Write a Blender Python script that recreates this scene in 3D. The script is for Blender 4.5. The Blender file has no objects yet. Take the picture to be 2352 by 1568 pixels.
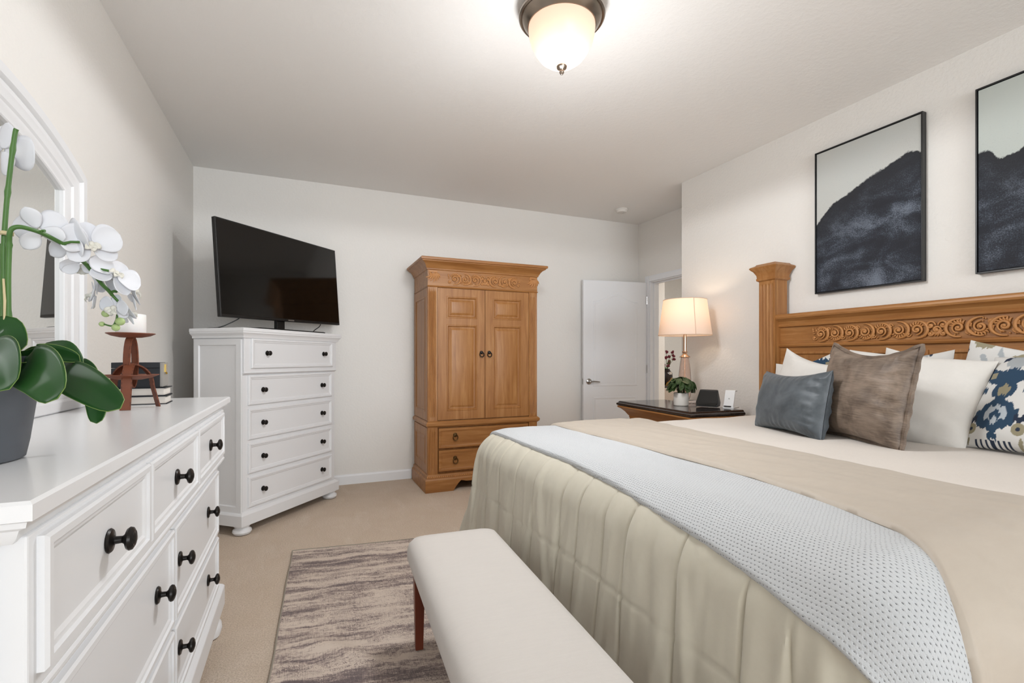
import bpy, bmesh, math, random
import numpy as np
from mathutils import Vector, Matrix, noise

random.seed(7)
S = bpy.context.scene
COL = S.collection
PI = math.pi

# ------------------------------------------------------------------ camera
FPX, CXP, CYP, CAMH, YAW = 1124.0, 1176.0, 823.2, 1.15, math.radians(23.22)
cam = bpy.data.cameras.new('camera')
cam.sensor_width = 36.0
cam.lens = FPX / 2352 * 36
cam.shift_y = (CYP - 784) / 2352
cam.clip_start = 0.02
cam_o = bpy.data.objects.new('camera', cam)
cam_o.location = (0, 0, CAMH)
cam_o.rotation_euler = (PI / 2, 0, -YAW)
COL.objects.link(cam_o)
S.camera = cam_o

FW = Vector((math.sin(YAW), math.cos(YAW), 0))
RT = Vector((math.cos(YAW), -math.sin(YAW), 0))
UP = Vector((0, 0, 1))


def at(u, v, d):
    """point seen at photo pixel (u, v), d metres along the view axis"""
    return Vector((0, 0, CAMH)) + d * (FW + (u - CXP) / FPX * RT + (CYP - v) / FPX * UP)


# ------------------------------------------------------------------ light
S.view_settings.view_transform = 'Standard'
S.view_settings.look = 'None'
S.view_settings.gamma = 1.0
S.view_settings.use_curve_mapping = False
S.view_settings.exposure = EXPOSURE = 0.5

world = bpy.data.worlds.new('sky')
S.world = world
world.use_nodes = True
wn = world.node_tree
wn.nodes['Background'].inputs['Color'].default_value = (0.80, 0.90, 1.0, 1)
wn.nodes['Background'].inputs['Strength'].default_value = 1.6


def area_light(name, loc, rot, sx, sy, power, color=(1, 1, 1)):
    l = bpy.data.lights.new(name, 'AREA')
    l.shape = 'RECTANGLE'
    l.size, l.size_y = sx, sy
    l.energy = power
    l.color = color
    o = bpy.data.objects.new(name, l)
    o.location = loc
    o.rotation_euler = rot
    COL.objects.link(o)
    return o


# daylight entering the two windows of the wall behind the camera: skylight coming in level, and light
# thrown up from the bright ground outside
YF = -5.6       # inner face of the window wall
SKY = (0.86, 0.93, 1.0)
area_light('window_skylight', (0.55, YF + .03, 1.45), (PI / 2, 0, 0), 2.3, 1.6, 88, SKY)
area_light('window_skylight_bed', (2.45, YF + .03, 1.45), (PI / 2, 0, 0), 1.1, 1.6, 42, SKY)
area_light('hall_fill_light', (5.7, 4.6, 2.6), (0, 0, 0), 0.4, 0.4, 26, (1.0, 0.95, 0.9))  # unseen light added to brighten the hall, no fixture modelled
# unseen fill added in the air under the ceiling lamp: downward spot, bare point
FILLC = (.955, .975, 1.0)
fill_l = bpy.data.lights.new('fill_spot_under_lamp', 'SPOT')
fill_l.energy, fill_l.color, fill_l.shadow_soft_size = 44, FILLC, .14
fill_l.spot_size, fill_l.spot_blend = PI, .02
fill_o = bpy.data.objects.new('fill_spot_under_lamp', fill_l)
fill_o.location = (1.068, 1.925, 2.40)
COL.objects.link(fill_o)
fill_l = bpy.data.lights.new('fill_point_under_lamp', 'POINT')  # bare point in mid-air, added to brighten the ceiling
fill_l.energy, fill_l.color, fill_l.shadow_soft_size = 15, FILLC, .15
fill_o = bpy.data.objects.new('fill_point_under_lamp', fill_l)
fill_o.location = (1.068, 1.925, 1.98)
COL.objects.link(fill_o)

# ------------------------------------------------------------------ object helpers


def link(o):
    COL.objects.link(o)
    return o


def thing(name, label, cat, loc=(0, 0, 0), rot=0.0, group=None):
    o = bpy.data.objects.new(name, None)
    o.empty_display_size = 0.1
    o.location = loc
    o.rotation_euler = (0, 0, rot)
    return tag(link(o), label, cat, group)


def tag(o, label, cat, group=None):
    o['label'] = label
    o['category'] = cat
    if group:
        o['group'] = group
    return o


def structure(o, label=None, cat=None):
    o['kind'] = 'structure'
    if label:
        o['label'] = label
    if cat:
        o['category'] = cat
    return o


class M:
    """collects vertices and faces; T is applied to everything added"""

    def __init__(s, T=None):
        s.v, s.f, s.uv, s.col = [], [], [], []
        s.T = T or Matrix.Identity(4)

    def add(s, verts, faces):
        b = len(s.v)
        s.v += [tuple(s.T @ Vector(p)) for p in verts]
        s.f += [tuple(b + i for i in f) for f in faces]
        return s

    def box(s, x0, x1, y0, y1, z0, z1):
        return s.add([(x0, y0, z0), (x1, y0, z0), (x1, y1, z0), (x0, y1, z0), (x0, y0, z1), (x1, y0, z1), (x1, y1, z1), (x0, y1, z1)],
                     [(0, 3, 2, 1), (4, 5, 6, 7), (0, 1, 5, 4), (1, 2, 6, 5), (2, 3, 7, 6), (3, 0, 4, 7)])

    def loft(s, loops, cap0=True, cap1=True, close=True):
        n = len(loops[0])
        vs = [p for l in loops for p in l]
        fs = []
        for a in range(len(loops) - 1):
            for i in range(n if close else n - 1):
                j = (i + 1) % n
                fs.append((a * n + i, a * n + j, (a + 1) * n + j, (a + 1) * n + i))
        if cap0:
            fs.append(tuple(range(n - 1, -1, -1)))
        if cap1:
            fs.append(tuple((len(loops) - 1) * n + i for i in range(n)))
        return s.add(vs, fs)

    def rects(s, rs):
        """stack of rectangles (x0,x1,y0,y1,z) - mouldings, plinths, slabs"""
        return s.loft([[(a, c, z), (b, c, z), (b, d, z), (a, d, z)] for a, b, c, d, z in rs])

    def lathe(s, prof, c=(0, 0, 0), n=32, axis='z', cap0=True, cap1=True):
        loops = []
        for r, h in prof:
            l = []
            for i in range(n):
                a = 2 * PI * i / n
                x, y = r * math.cos(a), r * math.sin(a)
                if axis == 'z':
                    p = (c[0] + x, c[1] + y, c[2] + h)
                elif axis == 'y':      # h grows towards -y (front of furniture)
                    p = (c[0] + x, c[1] - h, c[2] + y)
                else:
                    p = (c[0] + h, c[1] + x, c[2] + y)
                l.append(p)
            loops.append(l)
        return s.loft(loops, cap0, cap1)

    def tube(s, pts, r, n=8, caps=True):
        pts = [Vector(p) for p in pts]
        rs = r if isinstance(r, (list, tuple)) else [r] * len(pts)
        loops = []
        prev = None
        for i, p in enumerate(pts):
            t = (pts[min(i + 1, len(pts) - 1)] - pts[max(i - 1, 0)]).normalized()
            if prev is None:
                a = Vector((0, 0, 1)) if abs(t.z) < 0.9 else Vector((1, 0, 0))
                nrm = (a - t * a.dot(t)).normalized()
            else:
                nrm = (prev - t * prev.dot(t)).normalized()
            prev = nrm
            bn = t.cross(nrm)
            loops.append([p + rs[i] * (math.cos(2 * PI * k / n) * nrm + math.sin(2 * PI * k / n) * bn) for k in range(n)])
        return s.loft(loops, caps, caps)

    def ribbon(s, pts, wvec, w, th, closed=False):
        """flat strap of width w (along wvec) and thickness th swept along pts"""
        pts = [Vector(p) for p in pts]
        n = len(pts)
        loops = []
        for i, p in enumerate(pts):
            a = pts[(i - 1) % n] if (closed or i > 0) else p
            b = pts[(i + 1) % n] if (closed or i < n - 1) else p
            t = (b - a).normalized()
            W = Vector(wvec[i] if isinstance(wvec, list) else wvec).normalized()
            N = t.cross(W).normalized()
            loops.append([p - W * w / 2 - N * th / 2, p + W * w / 2 - N * th / 2, p + W * w / 2 + N * th / 2, p - W * w / 2 + N * th / 2])
        if closed:
            loops.append(loops[0])
            return s.loft(loops, False, False)
        return s.loft(loops)

    def ringpanel(s, x0, x1, z0, z1, steps):
        """nested rectangular rings on a front facing -y: steps = [(inset, y)...]; first step inset 0, capped at the last"""
        loops = [[(x0 + i, y, z0 + i), (x1 - i, y, z0 + i), (x1 - i, y, z1 - i), (x0 + i, y, z1 - i)] for i, y in steps]
        return s.loft(loops, False, True)

    def ball(s, c, r, nu=14, nv=10):
        rx, ry, rz = (r, r, r) if not isinstance(r, (tuple, list)) else r
        loops = []
        for j in range(nv + 1):
            th = PI * (0.02 + 0.96 * j / nv)
            loops.append([(c[0] + rx * math.sin(th) * math.cos(2 * PI * i / nu), c[1] + ry * math.sin(th) * math.sin(2 * PI * i / nu), c[2] - rz * math.cos(th)) for i in range(nu)])
        return s.loft(loops)

    def grid(s, P, uv=None, col=None, wrap=False):
        """P: rows of points"""
        nr, nc = len(P), len(P[0])
        b = len(s.v)
        s.v += [tuple(s.T @ Vector(p)) for row in P for p in row]
        for i in range(nr - 1):
            for j in range(nc if wrap else nc - 1):
                k = (j + 1) % nc
                s.f.append((b + i * nc + j, b + i * nc + k, b + (i + 1) * nc + k, b + (i + 1) * nc + j))
        if uv:
            s.uv += [(b + i, u) for i, u in enumerate(u for row in uv for u in row)]
        if col:
            s.col += [(b + i, u) for i, u in enumerate(u for row in col for u in row)]
        return s

    def build(s, name, mat, parent=None, smooth=35, bevel=0, solid=0, subsurf=0, flip=False, segs=2):
        me = bpy.data.meshes.new(name)
        me.from_pydata(s.v, [], s.f)
        bm = bmesh.new()
        bm.from_mesh(me)
        if not solid and not flip:
            bmesh.ops.recalc_face_normals(bm, faces=bm.faces)
        if flip:
            bmesh.ops.reverse_faces(bm, faces=bm.faces)
        bm.to_mesh(me)
        bm.free()
        if s.uv:
            l = me.uv_layers.new(name='UVMap')
            arr = np.zeros((len(s.v), 2), np.float32)
            for i, u in s.uv:
                arr[i] = u
            idx = np.empty(len(me.loops), np.int32)
            me.loops.foreach_get('vertex_index', idx)
            l.data.foreach_set('uv', arr[idx].ravel())
        if s.col:
            at_ = me.color_attributes.new('pattern', 'FLOAT_COLOR', 'POINT')
            arr = np.ones((len(s.v), 4), np.float32)
            for i, u in s.col:
                arr[i, :3] = u
            at_.data.foreach_set('color', arr.ravel())
        me.materials.append(mat)
        if smooth:
            me.polygons.foreach_set('use_smooth', [True] * len(me.polygons))
            me.set_sharp_from_angle(angle=math.radians(smooth))
        me.update()
        o = link(bpy.data.objects.new(name, me))
        if parent:
            o.parent = parent
        if bevel:
            m = o.modifiers.new('bevel', 'BEVEL')
            m.width, m.segments, m.limit_method, m.angle_limit = bevel, segs, 'ANGLE', math.radians(40)
        if solid:
            m = o.modifiers.new('solid', 'SOLIDIFY')
            m.thickness, m.offset = solid, 0
        if subsurf:
            m = o.modifiers.new('sub', 'SUBSURF')
            m.levels = m.render_levels = subsurf
        return o


# ------------------------------------------------------------------ materials


def srgb(r, g, b):
    f = lambda c: (c / 255 / 12.92) if c / 255 <= 0.04045 else ((c / 255 + 0.055) / 1.055) ** 2.4
    return (f(r), f(g), f(b), 1)


class N:
    """tiny node-tree builder around one principled shader"""

    def __init__(s, name, base=(0.8, 0.8, 0.8, 1), rough=0.5, metal=0.0, **kw):
        s.m = bpy.data.materials.new(name)
        s.m.use_nodes = True
        s.t = s.m.node_tree
        s.b = s.t.nodes['Principled BSDF']
        s.b.inputs['Base Color'].default_value = base
        s.b.inputs['Roughness'].default_value = rough
        s.b.inputs['Metallic'].default_value = metal
        for k, v in kw.items():
            s.b.inputs[k.replace('_', ' ')].default_value = v
        s._co = None

    def n(s, typ, **kw):
        x = s.t.nodes.new(typ)
        for k, v in kw.items():
            if k in x.inputs and not hasattr(x, k):
                x.inputs[k].default_value = v
            elif hasattr(x, k):
                setattr(x, k, v)
            else:
                x.inputs[k].default_value = v
        return x

    def l(s, a, b):
        s.t.links.new(a, b)

    def coord(s, scale=(1, 1, 1), kind='Object', rot=(0, 0, 0)):
        c = s.n('ShaderNodeTexCoord')
        mp = s.n('ShaderNodeMapping')
        mp.inputs['Scale'].default_value = scale
        mp.inputs['Rotation'].default_value = rot
        s.l(c.outputs[kind], mp.inputs['Vector'])
        return mp.outputs['Vector']

    def noise(s, vec, scale=5, detail=4, rough=0.55, dist=0.0):
        x = s.n('ShaderNodeTexNoise')
        x.inputs['Scale'].default_value = scale
        x.inputs['Detail'].default_value = detail
        x.inputs['Roughness'].default_value = rough
        x.inputs['Distortion'].default_value = dist
        s.l(vec, x.inputs['Vector'])
        return x.outputs['Fac']

    def ramp(s, fac, stops):
        r = s.n('ShaderNodeValToRGB')
        e = r.color_ramp.elements
        while len(e) < len(stops):
            e.new(0.5)
        for el, (p, c) in zip(e, stops):
            el.position = p
            el.color = c if len(c) == 4 else (*c, 1)
        s.l(fac, r.inputs['Fac'])
        return r.outputs['Color']

    def math(s, op, a, b=0.0, c=None):
        x = s.n('ShaderNodeMath')
        x.operation = op
        for i, k in enumerate((a, b) if c is None else (a, b, c)):
            if isinstance(k, (int, float)):
                x.inputs[i].default_value = k
            else:
                s.l(k, x.inputs[i])
        return x.outputs[0]

    def mix(s, fac, a, b, typ='MIX'):
        x = s.n('ShaderNodeMix')
        x.data_type = 'RGBA'
        x.blend_type = typ
        for k, i in ((fac, 0), (a, 6), (b, 7)):
            if isinstance(k, (int, float)):
                x.inputs[i].default_value = k
            elif isinstance(k, tuple):
                x.inputs[i].default_value = k
            else:
                s.l(k, x.inputs[i])
        return x.outputs[2]

    def base(s, col):
        s.l(col, s.b.inputs['Base Color'])
        return s

    def bump(s, h, strength=0.3, dist=0.01):
        x = s.n('ShaderNodeBump')
        x.inputs['Strength'].default_value = strength
        x.inputs['Distance'].default_value = dist
        s.l(h, x.inputs['Height'])
        s.l(x.outputs['Normal'], s.b.inputs['Normal'])
        return s


def plain(name, c, rough=0.5, metal=0.0, **kw):
    return N(name, srgb(*c), rough, metal, **kw).m


def wall_mat(name, c, amp=0.25, scale=55):
    k = N(name, srgb(*c), 0.85)
    v = k.coord()
    a = k.noise(v, scale, 5, 0.6)
    r = k.ramp(a, [(0.42, (0, 0, 0)), (0.62, (1, 1, 1))])
    k.bump(r, amp, 0.004)
    return k.m


def wood(name, along='z', cols=((162, 110, 59), (181, 131, 79), (143, 93, 47)), rough=0.42, fine=1.0):
    sc = {'z': (14, 14, 1.1), 'x': (1.1, 14, 14), 'y': (14, 1.1, 14)}[along]
    k = N(name, rough=rough)
    v = k.coord(tuple(q * fine for q in sc))
    a = k.noise(v, 2.0, 6, 0.6, 0.6)
    b = k.noise(k.coord(tuple(q * fine * 4 for q in sc)), 3.0, 4, 0.7)
    c1, c2, c3 = (srgb(*q) for q in cols)
    col = k.ramp(a, [(0.30, c3), (0.48, c1), (0.68, c2)])
    col = k.mix(k.math('MULTIPLY', b, 0.35), col, c3)
    k.base(col)
    k.bump(b, 0.08, 0.002)
    return k.m


MAT = {}
MAT['wall'] = wall_mat('wall_paint', (236, 233, 228))
MAT['ceiling'] = wall_mat('ceiling_paint', (243, 241, 238), 0.15, 38)
MAT['trim'] = plain('white_trim_paint', (238, 239, 241), 0.45)
MAT['white'] = plain('white_lacquer', (227, 227, 228), 0.36)
MAT['white_top'] = plain('white_lacquer_gloss', (232, 232, 233), 0.2)
MAT['wood_v'] = wood('honey_pine_upright', 'z')
MAT['wood_h'] = wood('honey_pine_lengthwise', 'x')
MAT['wood_y'] = wood('honey_pine_headboard', 'y')
MAT['carve'] = plain('carved_pine', (184, 128, 74), 0.5)
MAT['bronze'] = plain('oil_rubbed_bronze', (34, 31, 29), 0.35, 0.6)
MAT['brass_old'] = plain('antique_brass', (92, 70, 42), 0.38, 0.9)
MAT['nickel'] = plain('brushed_nickel', (150, 138, 126), 0.28, 1.0)
MAT['chrome'] = plain('satin_chrome', (175, 174, 172), 0.22, 1.0)
MAT['black_gloss'] = plain('black_screen_glass', (9, 8, 7), 0.09)
MAT['black'] = plain('black_plastic', (9, 8, 8), 0.45)
MAT['cherry'] = wood('cherry_bench_wood', 'z', ((98, 40, 18), (112, 50, 24), (80, 30, 12)), 0.35)

k = N('beige_carpet_pile', rough=1.0)
v = k.coord()
a = k.noise(v, 150, 4, 0.75)
b = k.noise(v, 3.2, 4, 0.6, 0.8)
d = k.noise(k.coord((9, 2.5, 1), rot=(0, 0, .5)), 1.0, 4, .65, .6)
c = k.mix(b, srgb(216, 195, 172), srgb(236, 219, 201))
c = k.mix(k.ramp(d, [(.52, (0, 0, 0)), (.68, (.35, .35, .35))]), c, srgb(240, 226, 211))
c = k.mix(k.ramp(a, [(.38, (.55, .55, .55)), (.58, (0, 0, 0))]), c, srgb(178, 154, 130))
k.base(c).bump(a, 0.9, 0.008)
MAT['carpet'] = k.m


def linen(name, c1, c2, scale=(260, 30, 60), rough=0.9, bump=0.25):
    k = N(name, rough=rough)
    v = k.coord(scale)
    a = k.noise(v, 1.0, 4, 0.6)
    w = k.noise(k.coord((900, 900, 900)), 1.0, 1, 0.5)
    k.base(k.mix(a, srgb(*c1), srgb(*c2)))
    k.bump(k.math('ADD', a, k.math('MULTIPLY', w, 0.6)), bump, 0.002)
    k.b.inputs['Sheen Weight'].default_value = 0.1
    return k.m


MAT['linen_bench'] = linen('oatmeal_linen', (199, 193, 187), (207, 201, 195), (220, 14, 60))
MAT['sage'] = linen('sage_cotton_sateen', (196, 190, 173), (203, 197, 181), (60, 60, 60), 0.55, 0.08)
MAT['tan_fold'] = linen('tan_cotton_sateen', (178, 166, 152), (186, 175, 161), (20, 50, 40), 0.6, 0.1)
MAT['cream_blanket'] = linen('cream_cotton_blanket', (214, 205, 196), (221, 213, 204), (120, 120, 120), 0.95, 0.5)
MAT['cream_pillow'] = linen('cream_pillow_cotton', (218, 214, 208), (224, 220, 214), (90, 90, 90), 0.9, 0.12)


def velvet(name, c1, c2, scale, sheen_tint, fac=0.55, rough=0.55):
    k = N(name, rough=rough)
    a = k.noise(k.coord(scale), 1.0, 5, 0.65, 0.3)
    b = k.noise(k.coord((9, 9, 9)), 1.0, 3, 0.6, 0.5)
    f = k.math('ADD', k.math('MULTIPLY', a, fac), k.math('MULTIPLY', b, 1 - fac))
    k.base(k.ramp(f, [(0.36, srgb(*c1)), (0.62, srgb(*c2))]))
    k.bump(a, 0.25, 0.003)
    k.b.inputs['Sheen Weight'].default_value = 0.5
    k.b.inputs['Sheen Roughness'].default_value = 0.4
    k.b.inputs['Sheen Tint'].default_value = srgb(*sheen_tint)
    return k.m


MAT['blue_velvet'] = velvet('slate_blue_velvet', (62, 68, 73), (86, 92, 97), (30, 30, 30), (150, 165, 175), 0.3, 0.5)
MAT['brown_velvet'] = velvet('taupe_slub_velvet', (82, 68, 57), (138, 121, 106), (16, 40, 300), (190, 172, 158), 0.42, 0.55)

# ------------------------------------------------------------------ room shell
ZC, XL, YB, XH, YE, XR = 2.725, -0.819, 4.713, 3.132, 3.436, 3.641


def slab(name, boxes, mat, bevel=0, **kw):
    m = M()
    for b in boxes:
        m.box(*b)
    return structure(m.build(name, mat, smooth=0, bevel=bevel), **kw)


slab('floor', [(XL - .1, 7.3, YF - .12, 7.4, -0.08, 0)], MAT['carpet'])
slab('ceiling', [(XL - .1, 7.3, YF - .12, 7.4, ZC, ZC + .1)], MAT['ceiling'])
slab('wall_left', [(XL - .1, XL, YF - .12, YB + .12, 0, ZC)], MAT['wall'])
slab('wall_back', [(XL, XR, YB, YB + .12, 0, ZC)], MAT['wall'])
slab('wall_right', [(XH, XR + .12, YF - .12, YE, 0, ZC)], MAT['wall'])
DY0, DY1, DZ = 3.72, 4.51, 2.03
slab('wall_recess', [(XR, XR + .12, DY1, 5.72, 0, ZC), (XR, XR + .12, YE, DY0, 0, ZC), (XR, XR + .12, DY0, DY1, DZ, ZC)], MAT['wall'])
W1, W2 = (-0.6, 1.7, 0.7, 2.2), (1.9, 3.0, 0.7, 2.2)
slab('wall_front', [(XL, XH, YF - .12, YF, 0, .7), (XL, XH, YF - .12, YF, 2.2, ZC), (XL, -.6, YF - .12, YF, .7, 2.2),
                    (1.7, 1.9, YF - .12, YF, .7, 2.2), (3.0, XH, YF - .12, YF, .7, 2.2)], MAT['wall'])
for i, (a, b, c, d) in enumerate((W1, W2)):
    mid = (a + b) / 2
    slab('window_%d' % (i + 1), [(a - .06, b + .06, YF, YF + .02, c - .06, c), (a - .06, b + .06, YF, YF + .02, d, d + .06),
                                 (a - .06, a, YF, YF + .02, c, d), (b, b + .06, YF, YF + .02, c, d), (mid - .02, mid + .02, YF - .1, YF - .06, c, d)], MAT['trim'])
slab('wall_hall', [(XR + .12, 4.79, 5.6, 5.72, 0, ZC)], MAT['wall'])
slab('wall_hall_far', [(XR + .12, 7.2, 7.3, 7.4, 0, ZC)], MAT['wall'])
slab('wall_hall_right', [(7.2, 7.3, 2.9, 7.4, 0, ZC)], MAT['wall'])
slab('wall_hall_near', [(XR + .12, 7.2, 2.9, 3.0, 0, ZC)], MAT['wall'])


def baseboard(name, x0, x1, y0, y1):
    m = M()
    ix, iy = (0.006 if y0 > 4 and x1 - x0 > y1 - y0 else 0), 0
    m.rects([(x0, x1, y0, y1, 0), (x0, x1, y0, y1, .075), (x0, x1, y0 + .004, y1, .086), (x0, x1, y0 + .008, y1, .09)])
    return structure(m.build(name, MAT['trim'], smooth=0))


baseboard('baseboard_back', XL, 3.60, YB - .014, YB)
slab('baseboard_left', [(XL, XL + .014, YF, YB - .014, 0, .09)], MAT['trim'], bevel=.004)
slab('baseboard_right', [(XH - .014, XH, YF, YE, 0, .09)], MAT['trim'], bevel=.004)
slab('baseboard_hall', [(XR + .12, 4.79, 5.588, 5.6, 0, .09)], MAT['trim'], bevel=.004)
# door casing and jamb: the doorway in the recess
m = M()
for y0, y1, z0, z1 in ((DY1 - .004, DY1 + .066, 0, DZ + .06), (DY0 - .066, DY0 + .004, 0, DZ + .06), (DY0 + .004, DY1 - .004, DZ - .006, DZ + .06)):
    m.box(XR - .012, XR, y0, y1, z0, z1)
    m.box(XR - .019, XR - .012, y0 + .008, y1 - .022, z0, z1 - (.0 if z0 == 0 else .012))
structure(m.build('trim_1', MAT['trim'], smooth=0, bevel=.003))
m = M()
m.box(XR, XR + .12, DY1 - .016, DY1, 0, DZ)
m.box(XR, XR + .12, DY0, DY0 + .016, 0, DZ)
m.box(XR, XR + .12, DY0 + .016, DY1 - .016, DZ - .016, DZ)
m.box(XR + .045, XR + .08, DY1 - .03, DY1 - .016, 0, DZ - .03)
m.box(XR + .045, XR + .08, DY0 + .016, DY1 - .016, DZ - .03, DZ - .016)
structure(m.build('trim_2', MAT['trim'], smooth=0, bevel=.002))

# the door leaf, swung open against the back wall (front of the leaf faces -y in its own frame)
dx, dy = 3.618 - 2.842, 4.535 - 4.633
door = bpy.data.objects.new('door_1', None)
link(door)
door.location = (2.842, 4.633, 0.012)
door.rotation_euler = (0, 0, math.atan2(dy, dx))
structure(door, 'white moulded interior door swung open beside the wooden armoire', 'door')
LW, LH = math.hypot(dx, dy), 2.005
m = M()
m.box(0, LW, 0, .035, 0, LH)
leaf = m.build('door_leaf', MAT['trim'], door, smooth=0, bevel=.002)
m = M()


def archring(x0, x1, z0, z1, rise, steps, n=24):
    loops = []
    for i, y in steps:
        a, b, c, d = x0 + i, x1 - i, z0 + i, z1 - i
        lp = [(a, y, c), (b, y, c)]
        for q in range(n + 1):
            t = q / n
            x = b + (a - b) * t
            s_ = abs(2 * t - 1)
            lp.append((x, y, d - rise + rise * (0.5 + 0.5 * math.cos(PI * min(1, s_ * 1.12)))))
        loops.append(lp)
    m.loft(loops, False, True)


st = [(0, .0), (.006, -.005), (.014, -.0065), (.022, -.004), (.032, -.001), (.05, -.0045)]
archring(.115, LW - .115, .83, 1.86, .085, st)
archring(.115, LW - .115, .14, .715, .0, st)
m.build('raised_panels', MAT['trim'], door, smooth=25)
m = M()
m.lathe([(.001, 0), (.031, 0), (.033, .004), (.028, .009), (.012, .012), (.011, .036), (.013, .042), (.0125, .05), (.004, .054), (.001, .0545)], (.065, 0, .885), 24, 'y')
m.tube([(.065, -.045, .885), (.10, -.05, .887), (.14, -.05, .884), (.175, -.046, .88)], [.011, .0085, .008, .006], 10)
m.box(-.002, .0, .006, .029, .855, .915)
m.build('lever_handle', MAT['chrome'], door)
for z in (.25, 1.02, 1.80):
    m = M()
    m.tube([(LW + .004, -.004, z - .045), (LW + .004, -.004, z + .045)], .006, 10)
    m.build('hinge', MAT['chrome'], door)

# ------------------------------------------------------------------ furniture helpers


def knob(parent, x, y, z, s=1.0, mat=None):
    m = M()
    m.lathe([(.001, 0), (.0165, 0), (.0175, .002), (.0155, .0045), (.008, .006), (.0055, .008), (.005, .016), (.007, .019),
             (.0145, .022), (.0165, .025), (.0155, .0285), (.011, .031), (.009, .0305), (.006, .0325), (.001, .033)], (x, y, z), 24, 'y')
    if s != 1:
        c = Vector((x, y, z))
        m.v = [tuple(c + (Vector(p) - c) * s) for p in m.v]
    return m.build('knob', mat or MAT['bronze'], parent)


def drawer(parent, x0, x1, z0, z1, y, knobs, mat, ks=1.0, bead=.014, name='drawer', deep=.02, kmat=None):
    """overlay drawer front: stepped bead round a flat field, sitting on the carcass face at y + deep"""
    m = M()
    m.ringpanel(x0, x1, z0, z1, [(0, y + deep), (0, y + .004), (.004, y), (bead, y), (bead + .003, y + .005), (bead + .010, y + .006), (bead + .016, y + .0095), (bead + .02, y + .0095)])
    d = m.build(name, mat, parent, smooth=20)
    for kx, kz in knobs:
        knob(d, kx, y + .0095, kz, ks, kmat)
    return d


def bun(parent, x, y, h, r, mat):
    m = M()
    m.lathe([(r * .55, 0), (r * .85, .006), (r, h * .32), (r * .95, h * .52), (r * .72, h * .68), (r * .66, h * .76), (r * .82, h * .84), (r * .85, h)], (x, y, 0), 28)
    return m.build('bun_foot', mat, parent)


# ------------------------------------------------------------------ tall corner chest
WHT = MAT['white']
chest = thing('chest_of_drawers', 'tall white five-drawer chest standing across the far corner under the television', 'chest of drawers', (-.345, 3.55, 0), math.radians(49.2))
CW, CD = .995, .46
m = M()
m.rects([(.022, CW - .022, .022, CD, 1.285), (.02, CW - .02, .018, CD, 1.30), (.008, CW - .008, .010, CD, 1.312), (.003, CW - .003, .004, CD, 1.318),
         (.003, CW - .003, .004, CD, 1.326), (0, CW, 0, CD, 1.329), (0, CW, 0, CD, 1.346), (.003, CW - .003, .003, CD, 1.35)])
m.build('top', MAT['white_top'], chest, smooth=30)
m = M()
m.box(.036, CW - .036, .030, CD, 1.060, 1.29)
m.rects([(.036, CW - .036, .046, .1, 1.040), (.034, CW - .034, .036, .06, 1.048), (.033, CW - .033, .026, .05, 1.054), (.033, CW - .033, .026, .05, 1.060), (.036, CW - .036, .03, .05, 1.064)])
m.box(.036, CW - .036, .046, CD, .13, 1.042)
m.rects([(.008, CW - .008, .022, CD, .062), (.008, CW - .008, .022, CD, .132), (.014, CW - .014, .028, CD, .140), (.03, CW - .03, .04, CD, .152)])
m.build('carcass', WHT, chest, smooth=0, bevel=.0025)
m = M(Matrix.Translation((.036, CD - .012, 0)) @ Matrix.Rotation(-PI / 2, 4, 'Z'))   # left side: local x runs from back to front
L = CD - .046 - .012
for z0, z1 in ((.165, 1.27),):
    m.ringpanel(.0, L, z0 - .02, z1 + .01, [(0, -.001), (0, -.012), (.04, -.012), (.046, -.004), (.058, -.002), (.07, -.0015)])
m.build('side_panel', WHT, chest, smooth=20)
for kz, z0, z1, x0, x1, y in ((1.187, 1.085, 1.283, .088, CW - .088, .018), (.939, .843, 1.038, .078, CW - .078, .034), (.717, .615, .818, .078, CW - .078, .034),
                              (.490, .393, .590, .078, CW - .078, .034), (.267, .170, .368, .078, CW - .078, .034)):
    drawer(chest, x0, x1, z0, z1, y, [(.205 if y > .02 else .225, kz), (CW - .195, kz)], WHT, 1.0)
for x in (.062, CW - .062):
    for y in (.075, CD - .06):
        bun(chest, x, y, .064, .058, WHT)

# ------------------------------------------------------------------ long dresser along the left wall
dresser = thing('dresser', 'long low white dresser along the left wall carrying the orchid', 'dresser', (-.285, .735, 0), PI / 2)
DW, DD = 1.69, .49
m = M()
m.rects([(.03, DW - .03, .03, DD, .930), (.024, DW - .024, .024, DD, .938), (.020, DW - .020, .020, DD, .948), (.010, DW - .010, .010, DD, .953),
         (.008, DW - .008, .008, DD, .960), (.0, DW, .0, DD, .963), (0, DW, 0, DD, .982), (.004, DW - .004, .004, DD, .986)])
m.build('top', MAT['white_top'], dresser, smooth=30)
m = M()
m.box(.040, DW - .040, .020, DD, .735, .935)
m.rects([(.040, DW - .040, .048, .1, .700), (.038, DW - .038, .040, .06, .712), (.037, DW - .037, .017, .05, .724), (.037, DW - .037, .017, .05, .732), (.040, DW - .040, .020, .05, .737)])
m.box(.040, DW - .040, .042, DD, .19, .738)
m.rects([(.020, DW - .020, .018, DD, .105), (.020, DW - .020, .018, DD, .185), (.026, DW - .026, .026, DD, .193), (.045, DW - .045, .046, DD, .206)])
m.build('carcass', WHT, dresser, smooth=0, bevel=.003)
m = M(Matrix.Translation((.040, DD - .02, 0)) @ Matrix.Rotation(-PI / 2, 4, 'Z'))
m.ringpanel(0, DD - .02 - .048, .21, .93, [(0, -.001), (0, -.012), (.05, -.012), (.056, -.004), (.07, -.002), (.085, -.0015)])
m.build('side_panel', WHT, dresser, smooth=20)
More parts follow.
